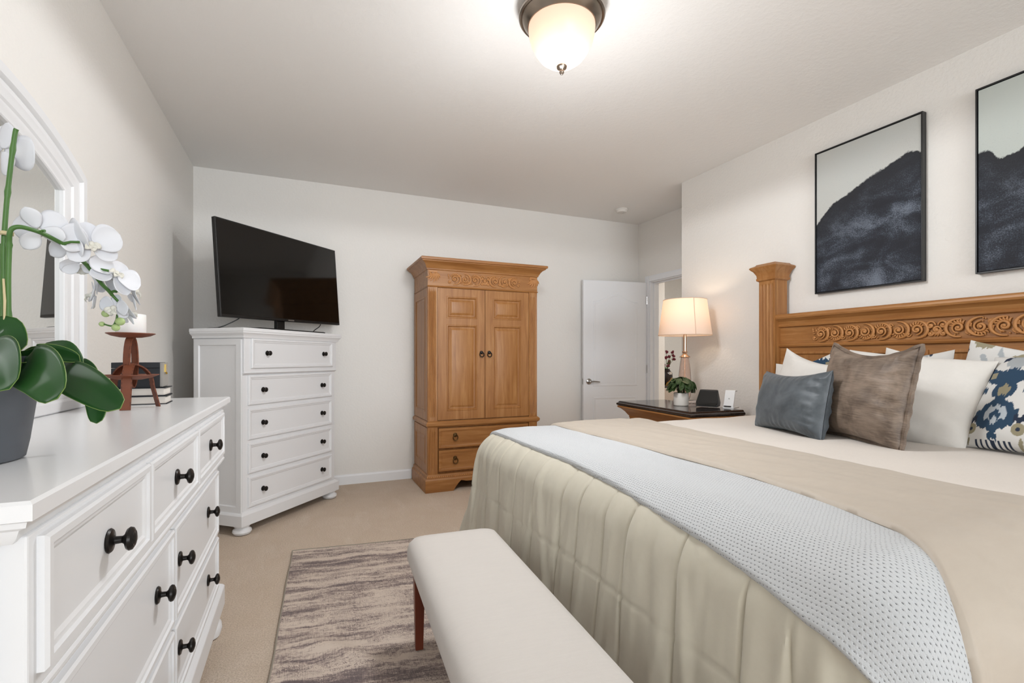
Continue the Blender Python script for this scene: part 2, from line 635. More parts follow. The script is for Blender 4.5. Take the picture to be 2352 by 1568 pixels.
for x0, x1, ks in ((.061, .521, (.30,)), (.529, 1.043, (.79,)), (1.051, 1.592, (1.302,))):
    drawer(dresser, x0, x1, .757, .928, .008, [(q, .840) for q in ks], WHT, 1.2, deep=.012)
for x0, x1, ks in ((.060, .832, (.22, .69)), (.844, 1.590, (.885 + .04, 1.385))):
    for z0, z1, kz in ((.437, .690, .578), (.212, .418, .325)):
        drawer(dresser, x0, x1, z0, z1, .028, [(q, kz) for q in ks], WHT, 1.2, deep=.014)
for x in (.08, DW - .08):
    for y in (.075, DD - .06):
        bun(dresser, x, y, .107, .055, WHT)

# mirror standing on the dresser: arched white frame
mirror = thing('dresser_mirror', 'arched white framed mirror standing on the dresser behind the orchid', 'mirror', (-.716, 1.488, .987), PI / 2)


def arch_outline(hw, z0, zs, za, off=0.0, n=40, y=0.0):
    """rectangle with a segmental arch: half width hw, shoulder zs, apex za"""
    pts = [(-hw + off, y, z0), (hw - off, y, z0)]
    r = za - zs
    R = (hw * hw + r * r) / (2 * r)
    zc = za - R
    R2, h2 = R - off, hw - off
    a1 = math.asin(min(1, h2 / R2))
    for q in range(n + 1):
        a = a1 - 2 * a1 * q / n
        pts.append((R2 * math.sin(a), y, zc + R2 * math.cos(a)))
    return pts


m = M()
HW, ZS, ZA = .617, .774, .895
# outline of the face; the bottom rail is inset as well
prof = [(0, .03), (0, -.040), (.004, -.044), (.030, -.044), (.034, -.040), (.037, -.034), (.054, -.037), (.062, -.034), (.074, -.032), (.080, -.027), (.092, -.026), (.098, -.022), (.108, -.021), (.111, -.018), (.112, .006)]
loops = []
for off, y in prof:
    lp = arch_outline(HW, 0, ZS, ZA, off, 40, y)
    lp[0] = (lp[0][0], y, off)
    lp[1] = (lp[1][0], y, off)
    loops.append(lp)
m.loft(loops, True, False)
m.build('frame', WHT, mirror, smooth=30)
kk = N('mirror_silvering', srgb(235, 236, 234), 0.0, 1.0).m
m = M()
lp = arch_outline(HW, 0, ZS, ZA, .110, 40, -.008)
lp[0] = (lp[0][0], -.008, .110)
lp[1] = (lp[1][0], -.008, .110)
m.add(lp, [tuple(range(len(lp)))])
m.build('mirror_glass', kk, mirror, smooth=0)

# ------------------------------------------------------------------ television
TW, TH = 1.175, .655
tv = thing('television', 'large black flat-screen television on top of the corner chest', 'television', (-.108, 4.098, 1.35), math.radians(47.9))
# local origin: on the chest top below the screen centre; screen plane at y = 0
TVZ = .083
TVT = Matrix.Translation((0.012, -.012, TVZ)) @ Matrix.Rotation(math.radians(-0.9), 4, 'Y') @ Matrix.Rotation(math.radians(-3.6), 4, 'X')
m = M(TVT)
m.box(-TW / 2, TW / 2, .0, .03, 0, TH)
m.rects([(-.42, .42, .03, .062, .06), (-.40, .40, .03, .066, .10), (-.36, .36, .03, .066, .42), (-.34, .34, .03, .055, .46)])
m.build('housing', MAT['black'], tv, smooth=0, bevel=.003)
m = M(TVT)
m.ringpanel(-TW / 2 + .009, TW / 2 - .009, .018, TH - .009, [(0, .001), (.001, -.0012), (.002, -.0012)])
m.build('screen', MAT['black_gloss'], tv, smooth=0)
m = M(TVT)
for i, (w, g) in enumerate(((.006, 0), (.006, 0), (.007, 0), (.006, 0), (.006, 0), (.006, 0), (.006, 0))):
    x = -.006 + i * .0085
    m.box(x, x + .0062, -.002, .0, .004, .0125)
m.build('maker_plate', plain('silver_lettering', (170, 168, 165), 0.3, 0.8), tv, smooth=0)
m = M()
m.box(-.062, .014, .03, .06, .01, TVZ + .1)
m.rects([(-.33, .33, -.085, .115, .0005), (-.33, .33, -.085, .115, .012), (-.32, .32, -.075, .105, .016)])
m.build('stand', MAT['black'], tv, smooth=0, bevel=.003)
for name, label, pts in (('power_cord', 'thin black cord hanging from the left underside of the television', [(-.36, .035, TVZ + .03), (-.38, .05, TVZ - .005), (-.42, .08, .045), (-.47, .12, .012), (-.49, .2, .005), (-.45, .28, .004)]),
                         ('signal_cable', 'thin black cable hanging from the right underside of the television', [(.42, .035, TVZ + .03), (.415, .045, TVZ - .01), (.38, .065, .04), (.35, .085, .006), (.30, .13, .0045), (.2, .25, .004)])):
    m = M()
    P = [Vector(p) for p in pts]
    Q = []
    for i in range(len(P) - 1):
        for t in range(6):
            a, b, c, d = P[max(i - 1, 0)], P[i], P[i + 1], P[min(i + 2, len(P) - 1)]
            u = t / 6
            Q.append(0.5 * ((2 * b) + (c - a) * u + (2 * a - 5 * b + 4 * c - d) * u * u + (3 * b - a - 3 * c + d) * u ** 3))
    Q.append(P[-1])
    m.tube(Q, .0035, 6)
    o = m.build(name, MAT['black'])
    o.location, o.rotation_euler = tv.location, tv.rotation_euler
    tag(o, label, 'cable')

# ------------------------------------------------------------------ scroll carving


def scroll(m, c, r, turns=1.4, a0=0.0, sgn=1, tail=0.0, rad=.006, y=-.002, flat=.6, n=34):
    """spiral volute in the x-z plane, seen from -y"""
    pts, rr = [], []
    for i in range(n + 1):
        t = i / n
        a = a0 + sgn * turns * 2 * PI * (1 - t)
        R = r * (0.16 + 0.84 * t)
        pts.append((c[0] + R * math.cos(a), y - .002 * (1 - t), c[1] + R * math.sin(a)))
        rr.append(rad * (0.65 + .5 * math.sin(PI * t)))
    m.tube(pts, rr, 7)
    m.ball((c[0], y - .003, c[1]), (rad * 1.5, rad * 1.1, rad * 1.5), 10, 6)


def leaf_lobe(m, c, ang, L, w, y=-.001):
    """small carved leaf: tapered half-round ridge"""
    d = Vector((math.cos(ang), 0, math.sin(ang)))
    p = Vector((c[0], y, c[1]))
    q = Vector((-d.z, 0, d.x))
    pts = [p + d * L * t + q * (L * .22 * math.sin(PI * t)) for t in (0, .2, .4, .6, .8, 1)]
    m.tube(pts, [w * .45, w * .9, w, w * .85, w * .55, w * .12], 7)


def scroll_frieze(m, x0, x1, zc, h, units, rng):
    """mirrored run of linked C and S scrolls with leaves and a rosette in the middle"""
    xm, W = (x0 + x1) / 2, (x1 - x0) / 2
    step = W / (units + .55)
    r = min(h * .49, step * .52)
    for sd in (-1, 1):
        for u in range(units):
            cx = xm + sd * (step * (u + 1.02))
            up = 1 if u % 2 else -1
            scroll(m, (cx, zc), r * .62, 1.5, PI / 2 * up, sd * up, rad=h * .062, y=-.006)
            # outer C sweeping round the volute and running on into the next one
            pts, rr = [], []
            for q in range(22):
                t = q / 21
                a_ = PI / 2 * up + sd * up * (1.15 * PI * t - .2)
                R = r * (1.05 - .1 * t)
                pts.append((cx + R * math.cos(a_) * 1.12, -.003 - .004 * math.sin(PI * t), zc + R * math.sin(a_)))
                rr.append(h * (.035 + .05 * math.sin(PI * t)))
            m.tube(pts, rr, 7)
            scroll(m, (cx + sd * step * .46, zc + up * h * .27), h * .15, 1.2, 0, -up * sd, rad=h * .045, y=-.004)
            scroll(m, (cx - sd * step * .44, zc - up * h * .30), h * .12, 1.2, PI, up * sd, rad=h * .04, y=-.004)
            for q in range(6):
                a_ = -up * PI / 2 + sd * (-.9 + .36 * q)
                leaf_lobe(m, (cx + r * .55 * math.cos(a_), zc + r * .55 * math.sin(a_)), a_ + sd * .5, h * .24, h * .06, -.003)
            for q in range(3):
                leaf_lobe(m, (cx + sd * step * (.42 + .05 * q), zc - up * h * (.05 + .1 * q)), up * (.3 + .5 * q) + (0 if sd > 0 else PI), h * .2, h * .05, -.003)
            for q in range(4):
                m.ball((cx + rng.uniform(-.46, .46) * step, -.004, zc + rng.choice((-1, 1)) * rng.uniform(.3, .44) * h), h * .04, 8, 6)
    scroll(m, (xm - h * .30, zc + h * .20), h * .24, 1.3, 0, 1, rad=h * .06, y=-.006)
    scroll(m, (xm + h * .30, zc + h * .20), h * .24, 1.3, PI, -1, rad=h * .06, y=-.006)
    scroll(m, (xm, zc - h * .06), h * .2, 1.0, 0, 1, rad=h * .065, y=-.006)
    for q in range(7):
        leaf_lobe(m, (xm, zc - h * .14), -PI / 2 + (q - 3) * .5, h * .32, h * .065, -.003)
    for sd in (-1, 1):
        scroll(m, (xm + sd * h * .30, zc - h * .28), h * .15, 1.2, PI / 2, sd, rad=h * .05, y=-.004)


def fluted(m, x0, x1, z0, z1, y, depth, n=4, fd=.008, edge=.012):
    """pilaster: vertical flutes cut into a face at y (towards -y), back at y + depth"""
    prof = [(x0, y + depth), (x0, y), (x0 + edge, y)]
    w = (x1 - x0 - 2 * edge) / n
    for i in range(n):
        a = x0 + edge + i * w
        for q in range(1, 8):
            t = q / 8
            prof.append((a + w * (.12 + .76 * t), y + fd * math.sin(PI * t)))
        prof.append((a + w, y))
    prof += [(x1, y), (x1, y + depth)]
    # rounded flute ends: fade depth at the two ends
    zs = [z0, z0 + .03, z0 + .045, z1 - .045, z1 - .03, z1]
    dp = [0, 0, 1, 1, 0, 0]
    loops = [[(px, (y + (py - y) * d) if py < y + depth - 1e-6 else py, z) for px, py in prof] for z, d in zip(zs, dp)]
    m.loft(loops)


# ------------------------------------------------------------------ armoire (local x centred, front towards -y)
WV, WH = MAT['wood_v'], MAT['wood_h']
arm = thing('armoire', 'tall honey pine armoire with carved frieze and two panelled doors', 'armoire', (1.512, 4.14, 0))
BK = .535
m = M()   # plinth with bracket feet: front board with a shaped cut-out
out = []
n = 26
for i in range(n + 1):
    x = -.30 + .60 * i / n
    t = abs(x) / .30
    out.append((x, .075 if t < .62 else (.075 + .012 * math.sin((t - .62) / .38 * PI) if t < .8 else .075 * (1 - ((t - .8) / .2) ** 1.3) )))
poly = [(-.548, 0)] + [(-.31, 0)] + out + [(.31, 0), (.548, 0), (.548, .105), (-.548, .105)]
m.loft([[(x, -.025, z) for x, z in poly], [(x, -.001, z) for x, z in poly]])
m.box(-.548, -.522, .0, BK, 0, .105)
m.box(.522, .548, .0, BK, 0, .105)
m.rects([(-.548, .548, -.025, BK, .105), (-.542, .542, -.020, BK, .113), (-.534, .534, -.012, BK, .118), (-.534, .534, -.012, BK, .137), (-.526, .526, -.005, BK, .146), (-.52, .52, .0, BK, .15)])
pl = m.build('plinth', WH, arm, smooth=25, bevel=.002)
m = M()
for i in range(62):
    m.ball((-.525 + 1.05 * i / 61, -.013, .1275), (.0075, .005, .0075), 8, 6)
m.build('beaded_moulding', MAT['carve'], arm)
m = M()
m.box(-.518, .518, .02, BK, .14, 1.79)
m.build('carcass', WV, arm, smooth=0, bevel=.002)
m = M()   # waist moulding between doors and drawers
m.rects([(-.52, .52, .0, BK, .555), (-.528, .528, -.010, BK, .562), (-.538, .538, -.020, BK, .572), (-.540, .540, -.022, BK, .590), (-.532, .532, -.014, BK, .600), (-.525, .525, -.006, BK, .606), (-.52, .52, 0, BK, .609)])
m.build('waist_moulding', WH, arm, smooth=25)
m = M()   # frieze, cornice
m.rects([(-.522, .522, .0, BK, 1.766), (-.528, .528, -.006, BK, 1.772), (-.522, .522, .0, BK, 1.780), (-.522, .522, .0, BK, 1.912), (-.532, .532, -.008, BK, 1.918), (-.532, .532, -.008, BK, 1.926),
         (-.537, .537, -.014, BK, 1.932), (-.545, .545, -.024, BK, 1.950), (-.558, .558, -.042, BK, 1.966), (-.576, .576, -.062, BK, 1.976), (-.582, .582, -.068, BK, 1.980), (-.582, .582, -.068, BK, 1.985),
         (-.594, .594, -.080, BK, 1.990), (-.596, .596, -.082, BK, 2.006), (-.590, .590, -.078, BK, 2.012)])
m.build('cornice', WH, arm, smooth=25)
m = M()
scroll_frieze(m, -.335, .335, 1.846, .098, 3, random.Random(3))
m.build('carved_scrollwork', MAT['carve'], arm, smooth=60)
for sx in (-1, 1):     # shells on the frieze ends
    m = M()
    cx, cz = sx * .476, 1.85
    for q in range(7):
        a = -PI / 2 + (q - 3) * .30
        leaf_lobe(m, (cx + .006 * (q - 3), cz + .034), a, .080 - .007 * abs(q - 3), .0095)
    scroll(m, (cx - .024, cz + .036), .014, 1.1, 0, 1, rad=.005)
    scroll(m, (cx + .024, cz + .036), .014, 1.1, PI, -1, rad=.005)
    m.box(cx - .036, cx + .036, -.008, .002, 1.895, 1.908)
    m.build('carved_shell', MAT['carve'], arm, smooth=60)
for sx in (-1, 1):
    m = M()
    a, b = (-.52, -.437) if sx < 0 else (.437, .52)
    fluted(m, a, b, .609, 1.766, .0, .03, 4, .0075, .010)
    m.build('fluted_pilaster', WV, arm, smooth=40)
    m = M()
    fluted(m, a, b, .15, .555, .0, .03, 3, .0075, .014)
    m.build('fluted_pilaster', WV, arm, smooth=40)


def framed(m, x0, x1, panels, z0, z1, y, steps, t=.022):
    """door: solid frame with openings, raised panels inside"""
    xa, xb = panels[0][0], panels[0][1]
    m.box(x0, xa, y, y + t, z0, z1)
    m.box(xb, x1, y, y + t, z0, z1)
    zz = z0
    for a, b, c, d in panels:
        m.box(xa, xb, y, y + t, zz, c)
        m.ringpanel(a, b, c, d, steps)
        zz = d
    m.box(xa, xb, y, y + t, zz, z1)


for sx in (-1, 1):
    m = M()
    x0, x1 = (-.434, -.0025) if sx < 0 else (.0025, .434)
    xa, xb = x0 + .078, x1 - .072
    if sx > 0:
        xa, xb = x0 + .072, x1 - .078
    y = .0
    stp = [(0, y), (.004, y - .003), (.010, y - .004), (.016, y + .002), (.020, y + .009), (.030, y + .010), (.046, y + .002), (.049, y + .001)]
    framed(m, x0, x1, [(xa, xb, .692, 1.447), (xa, xb, 1.502, 1.694)], .617, 1.762, y, stp)
    d = m.build('door', WV, arm, smooth=22)
    m = M()
    kx = -.034 if sx < 0 else .040
    m.lathe([(.001, 0), (.016, 0), (.015, .004), (.009, .007), (.008, .014), (.011, .018), (.010, .022), (.001, .024)], (kx, y, 1.205), 20, 'y')
    m.tube([(kx + .019 * math.sin(2 * PI * q / 24), y - .016 + .004 * math.cos(2 * PI * q / 24), 1.186 + .021 * math.cos(2 * PI * q / 24)) for q in range(25)], .0042, 8, False)
    m.build('ring_pull', MAT['bronze'], d)
for z0, z1, kz in ((.372, .545, .464), (.172, .352, .262)):
    m = M()
    m.ringpanel(-.427, .427, z0, z1, [(0, .02), (0, -.006), (.003, -.010), (.018, -.010), (.026, -.006), (.034, -.004), (.038, -.004)])
    d = m.build('drawer', WH, arm, smooth=22)
    for kx in (-.279, .279):
        m = M()
        m.lathe([(.001, 0), (.019, 0), (.017, .004), (.009, .006), (.007, .014), (.010, .018), (.001, .021)], (kx, -.004, kz + .018), 20, 'y')
        m.tube([(kx + .021 * math.sin(2 * PI * q / 24), -.018, kz - .004 + .024 * math.cos(2 * PI * q / 24)) for q in range(25)], .0042, 8, False)
        m.build('ring_pull', MAT['brass_old'], d)
for sx in (-1, 1):     # panelled sides
    T = (Matrix.Translation((-.518, BK, 0)) @ Matrix.Rotation(-PI / 2, 4, 'Z')) if sx < 0 else (Matrix.Translation((.518, .02, 0)) @ Matrix.Rotation(PI / 2, 4, 'Z'))
    m = M(T)
    for z0, z1 in ((.615, 1.762), (.155, .55)):
        m.ringpanel(0, BK - .02, z0, z1, [(0, .0), (0, -.006), (.07, -.006), (.073, -.009), (.081, -.008), (.086, -.002), (.096, -.001), (.11, -.004), (.115, -.004)])
    m.build('side_panels', WV, arm, smooth=22)

# ------------------------------------------------------------------ bed (parts in world coordinates relative to the empty)
BC = 1.465      # centre line of the bed (y)
bed = thing('bed', 'king bed with carved honey pine headboard and fluted posts', 'bed', (3.0, BC, 0))
WY = MAT['wood_y']
# headboard frame: local x = along world -y, front (-y local) faces world -x
TB = Matrix.Rotation(-PI / 2, 4, 'Z')


def bb(x=0.0):
    return M(Matrix.Translation((x, 0, 0)) @ TB)


# local y: 0 at world x = 3.0 ; +y towards the wall
for sx in (-1, 1):
    cx = sx * .971
    m = bb()
    hw = .0625
    m.box(cx - hw, cx + hw, -.010, .10, 0, 1.70)
    fluted(m, cx - hw, cx + hw, .12, 1.70, -.022, .014, 4, .010, .010)
    m.rects([(cx - hw, cx + hw, -.022, .10, 1.690), (cx - hw - .012, cx + hw + .012, -.034, .112, 1.698), (cx - hw - .014, cx + hw + .014, -.036, .114, 1.710), (cx - hw - .010, cx + hw + .010, -.032, .110, 1.716),
             (cx - hw - .012, cx + hw + .012, -.034, .112, 1.735), (cx - hw - .026, cx + hw + .026, -.048, .118, 1.762), (cx - hw - .040, cx + hw + .040, -.062, .124, 1.776), (cx - hw - .046, cx + hw + .046, -.068, .126, 1.786),
             (cx - hw - .042, cx + hw + .042, -.064, .124, 1.793), (cx - hw - .018, cx + hw + .018, -.040, .116, 1.804), (cx - hw - .012, cx + hw + .012, -.034, .112, 1.812), (cx - .02, cx + .02, .02, .06, 1.820)])
    m.build('post', WV, bed, smooth=32)
HWD = .909
m = bb()
m.box(-HWD, HWD, .035, .075, .25, 1.40)
m.rects([(-HWD, HWD, .030, .09, 1.362), (-HWD, HWD, .016, .09, 1.366), (-HWD, HWD, .014, .09, 1.374), (-HWD, HWD, .020, .09, 1.380), (-HWD, HWD, .012, .09, 1.400), (-HWD, HWD, -.006, .09, 1.416),
         (-HWD, HWD, -.014, .10, 1.420), (-HWD, HWD, -.018, .10, 1.430), (-HWD, HWD, -.016, .10, 1.440), (-HWD, HWD, -.008, .10, 1.450)])
m.rects([(-HWD, HWD, .030, .08, 1.226), (-HWD, HWD, .018, .08, 1.230), (-HWD, HWD, .014, .08, 1.240), (-HWD, HWD, .022, .08, 1.250), (-HWD, HWD, .035, .08, 1.253)])
m.build('headboard_frame', WY, bed, smooth=25)
m = bb()
stp = [(0, .036), (0, .026), (.006, .022), (.014, .022), (.020, .030), (.030, .031), (.075, .024), (.078, .023)]
for a, b in ((-.86, -.42), (-.385, -.038), (.038, .385), (.42, .86)):
    m.ringpanel(a, b, .45, 1.196, stp)
m.build('raised_panels', WV, bed, smooth=22)
m = bb(.0)
m.T = Matrix.Translation((.033, 0, 0)) @ TB
scroll_frieze(m, -.665, .665, 1.306, .092, 7, random.Random(5))
m.build('carved_scrollwork', MAT['carve'], bed, smooth=60)
m = M()
for y in (-.985, .945):
    m.box(-2.02, 0, y, y + .04, .16, .36)
m.box(-2.06, -2.02, -.985, .985, .16, .36)
m.build('rail', WY, bed, smooth=0, bevel=.004)
m = M()
m.rects([(-2.02, .0, -.94, .94, .36), (-2.03, .01, -.95, .95, .40), (-2.03, .01, -.95, .95, .69), (-1.99, 0, -.92, .92, .735)])
m.build('mattress', MAT['cream_pillow'], bed, smooth=40)

# ------------------------------------------------------------------ bedding: one drape function, three cloths
XC, YN, YFAR, ZT, RHO = .985, .585, 2.345, .765, .135
FLARE = math.radians(4.0)


def drape(q, off=0.0, flare=FLARE):
    """unrolled bed plane (x, y) -> point and outward normal; outside the core rectangle the cloth rolls over and hangs"""
    cx, cy = max(q[0], XC), min(max(q[1], YN), YFAR)
    wx, wy = q[0] - cx, q[1] - cy
    D = math.hypot(wx, wy)
    if D < 1e-6:
        return Vector((q[0], q[1], ZT + off)), Vector((0, 0, 1))
    nx, ny = wx / D, wy / D
    L = RHO * PI / 2
    if D < L:
        a = D / RHO
        h, g = RHO * math.sin(a), RHO * (1 - math.cos(a))
        nr, nz = math.sin(a), math.cos(a)
    else:
        e = D - L
        h, g = RHO + e * math.sin(flare), RHO + e * math.cos(flare)
        nr, nz = math.cos(flare), math.sin(flare)
    nrm = Vector((nx * nr, ny * nr, nz))
    return Vector((cx + nx * h, cy + ny * h, ZT - g)) + nrm * off, nrm


def nz(x, y, z=0.0):
    return noise.noise(Vector((x, y, z)))


def ridged(x, y, z=0.0):
    return 1 - abs(noise.noise(Vector((x, y, z))) * 2.0)


# --- cream blanket on the mattress (head half)
m = M()
P, UV = [], []
na, nb = 150, 90
for i in range(na + 1):
    y = YN - .50 + (YFAR - YN + 1.0) * i / na
    row, ur = [], []
    for j in range(nb + 1):
        x = 1.35 + 1.63 * j / nb
        p, n_ = drape((x, y), .004)
        p = p + n_ * (.0045 * nz(x * 4, y * 4, 3) + .003 * ridged(x * 2.2 + y, y * 3.3 - x, 7))
        row.append(p)
        ur.append((x, y))
    P.append(row)
    UV.append(ur)
m.grid(P, UV)
tag(m.build('blanket', MAT['cream_blanket'], smooth=60, flip=False), 'cream cotton blanket covering the head half of the bed under the pillows', 'blanket')

# --- comforter: quilted skirt round the foot, then a cap
comf = thing('comforter', 'sage quilted comforter draped over the foot of the bed and folded back below the pillows', 'comforter', (0, 0, 0))


def skirt_q(p_):
    """perimeter position (metres) -> core point and outward direction"""
    L1 = 1.64 - XC
    L2 = YFAR - YN
    if p_ < L1:
        return Vector((1.64 - p_, YFAR)), Vector((0, 1)), 0
    p_ -= L1
    if p_ < CR:
        a = p_ / CR * PI / 2
        return Vector((XC, YFAR)), Vector((-math.sin(a), math.cos(a))), math.sin(2 * a)
    p_ -= CR
    if p_ < L2:
        return Vector((XC, YFAR - p_)), Vector((-1, 0)), 0
    p_ -= L2
    if p_ < CR:
        a = p_ / CR * PI / 2
        return Vector((XC, YN)), Vector((-math.cos(a), -math.sin(a))), math.sin(2 * a)
    p_ -= CR
    return Vector((XC + p_, YN)), Vector((0, -1)), 0


CR = .36
LTOT = 2 * (1.64 - XC) + (YFAR - YN) + 2 * CR
DMAX = .845
NP_, ND = 640, 120
seams = [0.06]
rr_ = random.Random(11)
while seams[-1] < LTOT:
    seams.append(seams[-1] + rr_.uniform(.105, .235))
folds = [(rr_.uniform(0, LTOT), rr_.uniform(.014, .06), rr_.uniform(-.3, .3), rr_.uniform(.3, 1)) for _ in range(70)]


def comf_disp(p_, D):
    k_ = min(1, max(0, (D - .01) / .22))
    s_ = p_ + .022 * nz(p_ * .9, D * 2.6, 5) + .06 * (D - .3) * nz(p_ * .8, 0, 9)
    dm = min(abs(s_ - q) for q in seams)
    d = -.011 * math.exp(-(dm / .004) ** 2) * k_ + .004 * min(1, dm / .05) * k_
    for hz in (.36, .66):
        dh = abs(D - hz - .014 * nz(p_ * 2.3, 0, 2))
        d -= .0055 * math.exp(-(dh / .005) ** 2) - .003 * math.exp(-(dh / .03) ** 2) * nz(p_ * 14, hz, 3)
    for c, w, sl, am in folds:
        x = (p_ - c - sl * (D - .4)) / w
        if abs(x) < 3:
            d += .0075 * am * k_ * (math.exp(-x * x) - .45 * math.exp(-((x - 1.3) ** 2) * 2))
    d += .008 * nz(p_ * 3.4, D * 1.6, 1) * k_ + .0055 * (ridged(p_ * 9 + D * .9, D * 1.1, 4) - .5) * k_ + .0022 * nz(p_ * 34, D * 4, 6) * k_
    return d


m = M()
P, UV = [], []
inner = []
for j in range(ND + 1):
    D = -.32 + (DMAX + .32) * j / ND
    row, ur = [], []
    for i in range(NP_ + 1):
        p_ = LTOT * i / NP_
        c, n2, cor = skirt_q(p_)
        if D <= 0:
            k_ = 1 + D / .32      # shrink towards the middle of the top
            cc = Vector((XC + .45, (YN + YFAR) / 2))
            q = cc + (c - cc) * (.62 + .38 * k_) if c.x < XC + .45 else Vector((c.x, cc.y + (c.y - cc.y) * (.62 + .38 * k_)))
            pt, nr = Vector((q.x, q.y, ZT + .012)), Vector((0, 0, 1))
        else:
            fl = FLARE + math.radians(9) * cor * (1 if c.y > 1.5 else .25)
            pt, nr = drape((c.x + n2.x * D, c.y + n2.y * D), .012, fl)
            dd = comf_disp(p_, D)
            if cor:
                dd += .03 * cor * max(0, D - .2) * math.sin(p_ * 46)
            pt = pt + nr * dd
        if pt.z < .012:
            pt.z = .012 + .002 * nz(p_ * 9, D)
        row.append(pt)
        ur.append((p_, D))
    P.append(row)
    UV.append(ur)
m.grid(P, UV)
m.build('quilted_body', MAT['sage'], comf, smooth=60)

# --- folded-back band lying across the bed


def b0(y):      # edge nearest the foot
    return 1.265 + .012 * nz(y * 3, 0, 8) + (.0 if y > 1.2 else -.135 * min(1, (1.2 - y) / .62) ** 1.6) - .165 * (lambda t: t * t * (3 - 2 * t))(max(0, min(1, (YN + .045 - y) / .23)))


def b1(y):      # edge nearest the pillows
    return 1.70 + .145 * max(0, min(1, (y - 1.0) / 1.3)) + .012 * nz(y * 2, 0, 12)


m = M()
P, UV = [], []
na, nb = 300, 70
Y0, Y1 = YN - .66, YFAR + .45
for i in range(na + 1):
    y = Y0 + (Y1 - Y0) * i / na
    row, ur = [], []
    a, b = b0(y), b1(y)
    for j in range(-5, nb + 6):
        t = min(1, max(0, j / nb))
        x = a + (b - a) * t
        hang = max(0, (YN - y)) + max(0, y - YFAR)
        off = .032 + .007 * math.sin(PI * min(1, t * 1.0)) + .004 * nz(x * 7, y * 2.2, 1) + .0035 * ridged(x * 9 + y * 2, y * 3.2, 3) + .0015 * nz(x * 30, y * 12, 4)
        if hang > .05:
            k_ = min(1, (hang - .05) / .2)
            off += k_ * (.012 * nz(x * 9, y * 1.5, 6) + .012 * ridged(x * 8 + .3 * y, y * .8, 2) - .006)
        # rounded, rolled edges
        edge = min(t, 1 - t) * (b - a)
        off -= .012 * max(0, 1 - edge / .012) ** 2
        if j < 0 or j > nb:
            off -= .0030 * (-j if j < 0 else j - nb)
            x += (.0016 * -j if j < 0 else -.0016 * (j - nb))
        p, n_ = drape((x, y), max(off, .008))
        row.append(p)
        ur.append((x, y))
    P.append(row)
    UV.append(ur)
m.grid(P, UV)
fb = m.build('folded_band', MAT['tan_fold'], comf, smooth=60)
fb['label'] = 'plain tan underside of the comforter turned back'

# --- white knitted throw between the band and the foot
kk = N('white_open_knit', rough=0.95)
uvc = kk.coord((1, 1, 1), 'UV')
sep = kk.n('ShaderNodeSeparateXYZ')
kk.l(uvc, sep.inputs[0])
x_, y_ = sep.outputs[0], sep.outputs[1]
w1 = kk.noise(uvc, 6, 2, 0.5)
rowi = kk.math('MULTIPLY_ADD', x_, 1 / .0078, kk.math('MULTIPLY', kk.noise(kk.coord((40, 40, 1), 'UV'), 1.0, 2, .5), .9))
ri = kk.math('FLOOR', rowi)
fx = kk.math('SUBTRACT', kk.math('FRACT', rowi), .5)
sh = kk.math('MULTIPLY', kk.math('FRACT', kk.math('MULTIPLY', ri, .5)), 1.0)
coli = kk.math('ADD', kk.math('MULTIPLY', y_, 1 / .0092), kk.math('MULTIPLY_ADD', kk.noise(kk.coord((70, 70, 1), 'UV'), 1.0, 2, .5), .8, sh))
fy = kk.math('SUBTRACT', kk.math('FRACT', coli), .5)
r2 = kk.math('ADD', kk.math('MULTIPLY', kk.math('MULTIPLY', fx, fx), 2.4), kk.math('MULTIPLY', fy, fy))
dens = kk.math('MULTIPLY_ADD', kk.noise(kk.coord((5.5, .6, 1), 'UV'), 1.0, 2, 0.5), .085, -.016)
hole = kk.math('LESS_THAN', r2, kk.math('MAXIMUM', dens, .006))
kk.base(kk.mix(kk.math('MULTIPLY', hole, .85), srgb(192, 194, 196), srgb(86, 88, 90)))
hgt = kk.math('ADD', kk.math('MINIMUM', kk.math('MULTIPLY', r2, 3.0), .6), kk.math('MULTIPLY', kk.noise(kk.coord((380, 380, 1), 'UV'), 1, 2, .5), .3))
kk.bump(hgt, .55, .003)
kk.b.inputs['Sheen Weight'].default_value = 0.1
MAT['knit'] = kk.m


def t0(y):     # edge of the throw nearest the foot (unrolled x)
    v = .915 if y > 1.6 else .915 - .10 * min(1, (1.6 - y) / 1.0) ** 1.5
    if y < YN + .10:
        v -= .02 * min(1, (YN + .10 - y) / .3)
    return v + .008 * nz(y * 3, 1, 0)


def t1(y):
    return b0(y) + .03


m = M()
P, UV = [], []
na, nb = 330, 80
Y0, Y1 = YN - .60, YFAR + .20
for i in range(na + 1):
    y = Y0 + (Y1 - Y0) * i / na
    a, b = t0(y), t1(y)
    if y < YN:
        a -= .0
    row, ur = [], []
    for j in range(-4, nb + 1):
        t = max(0, j / nb)
        x = a + (b - a) * t
        off = .0225 + .004 * nz(x * 6, y * 2.4, 21) + .003 * nz(x * 14, y * 5, 2)
        off += .006 * math.exp(-((t - .0) / .07) ** 2)
        off -= .012 * max(0, 1 - t * (b - a) / .010) ** 2 + (.0022 * -j if j < 0 else 0)
        off += .006 * max(0, min(1, (YN + .25 - y) / .3)) * max(0, min(1, (XC + .25 - x) / .3))
        p, n_ = drape((x, y), max(.010, off))
        row.append(p)
        ur.append((x, y))
    P.append(row)
    UV.append(ur)
m.grid(P, UV)
tag(m.build('throw_blanket', MAT['knit'], smooth=60), 'white open knit throw lying across the bed foot and down its near side', 'throw')

# ------------------------------------------------------------------ pillows


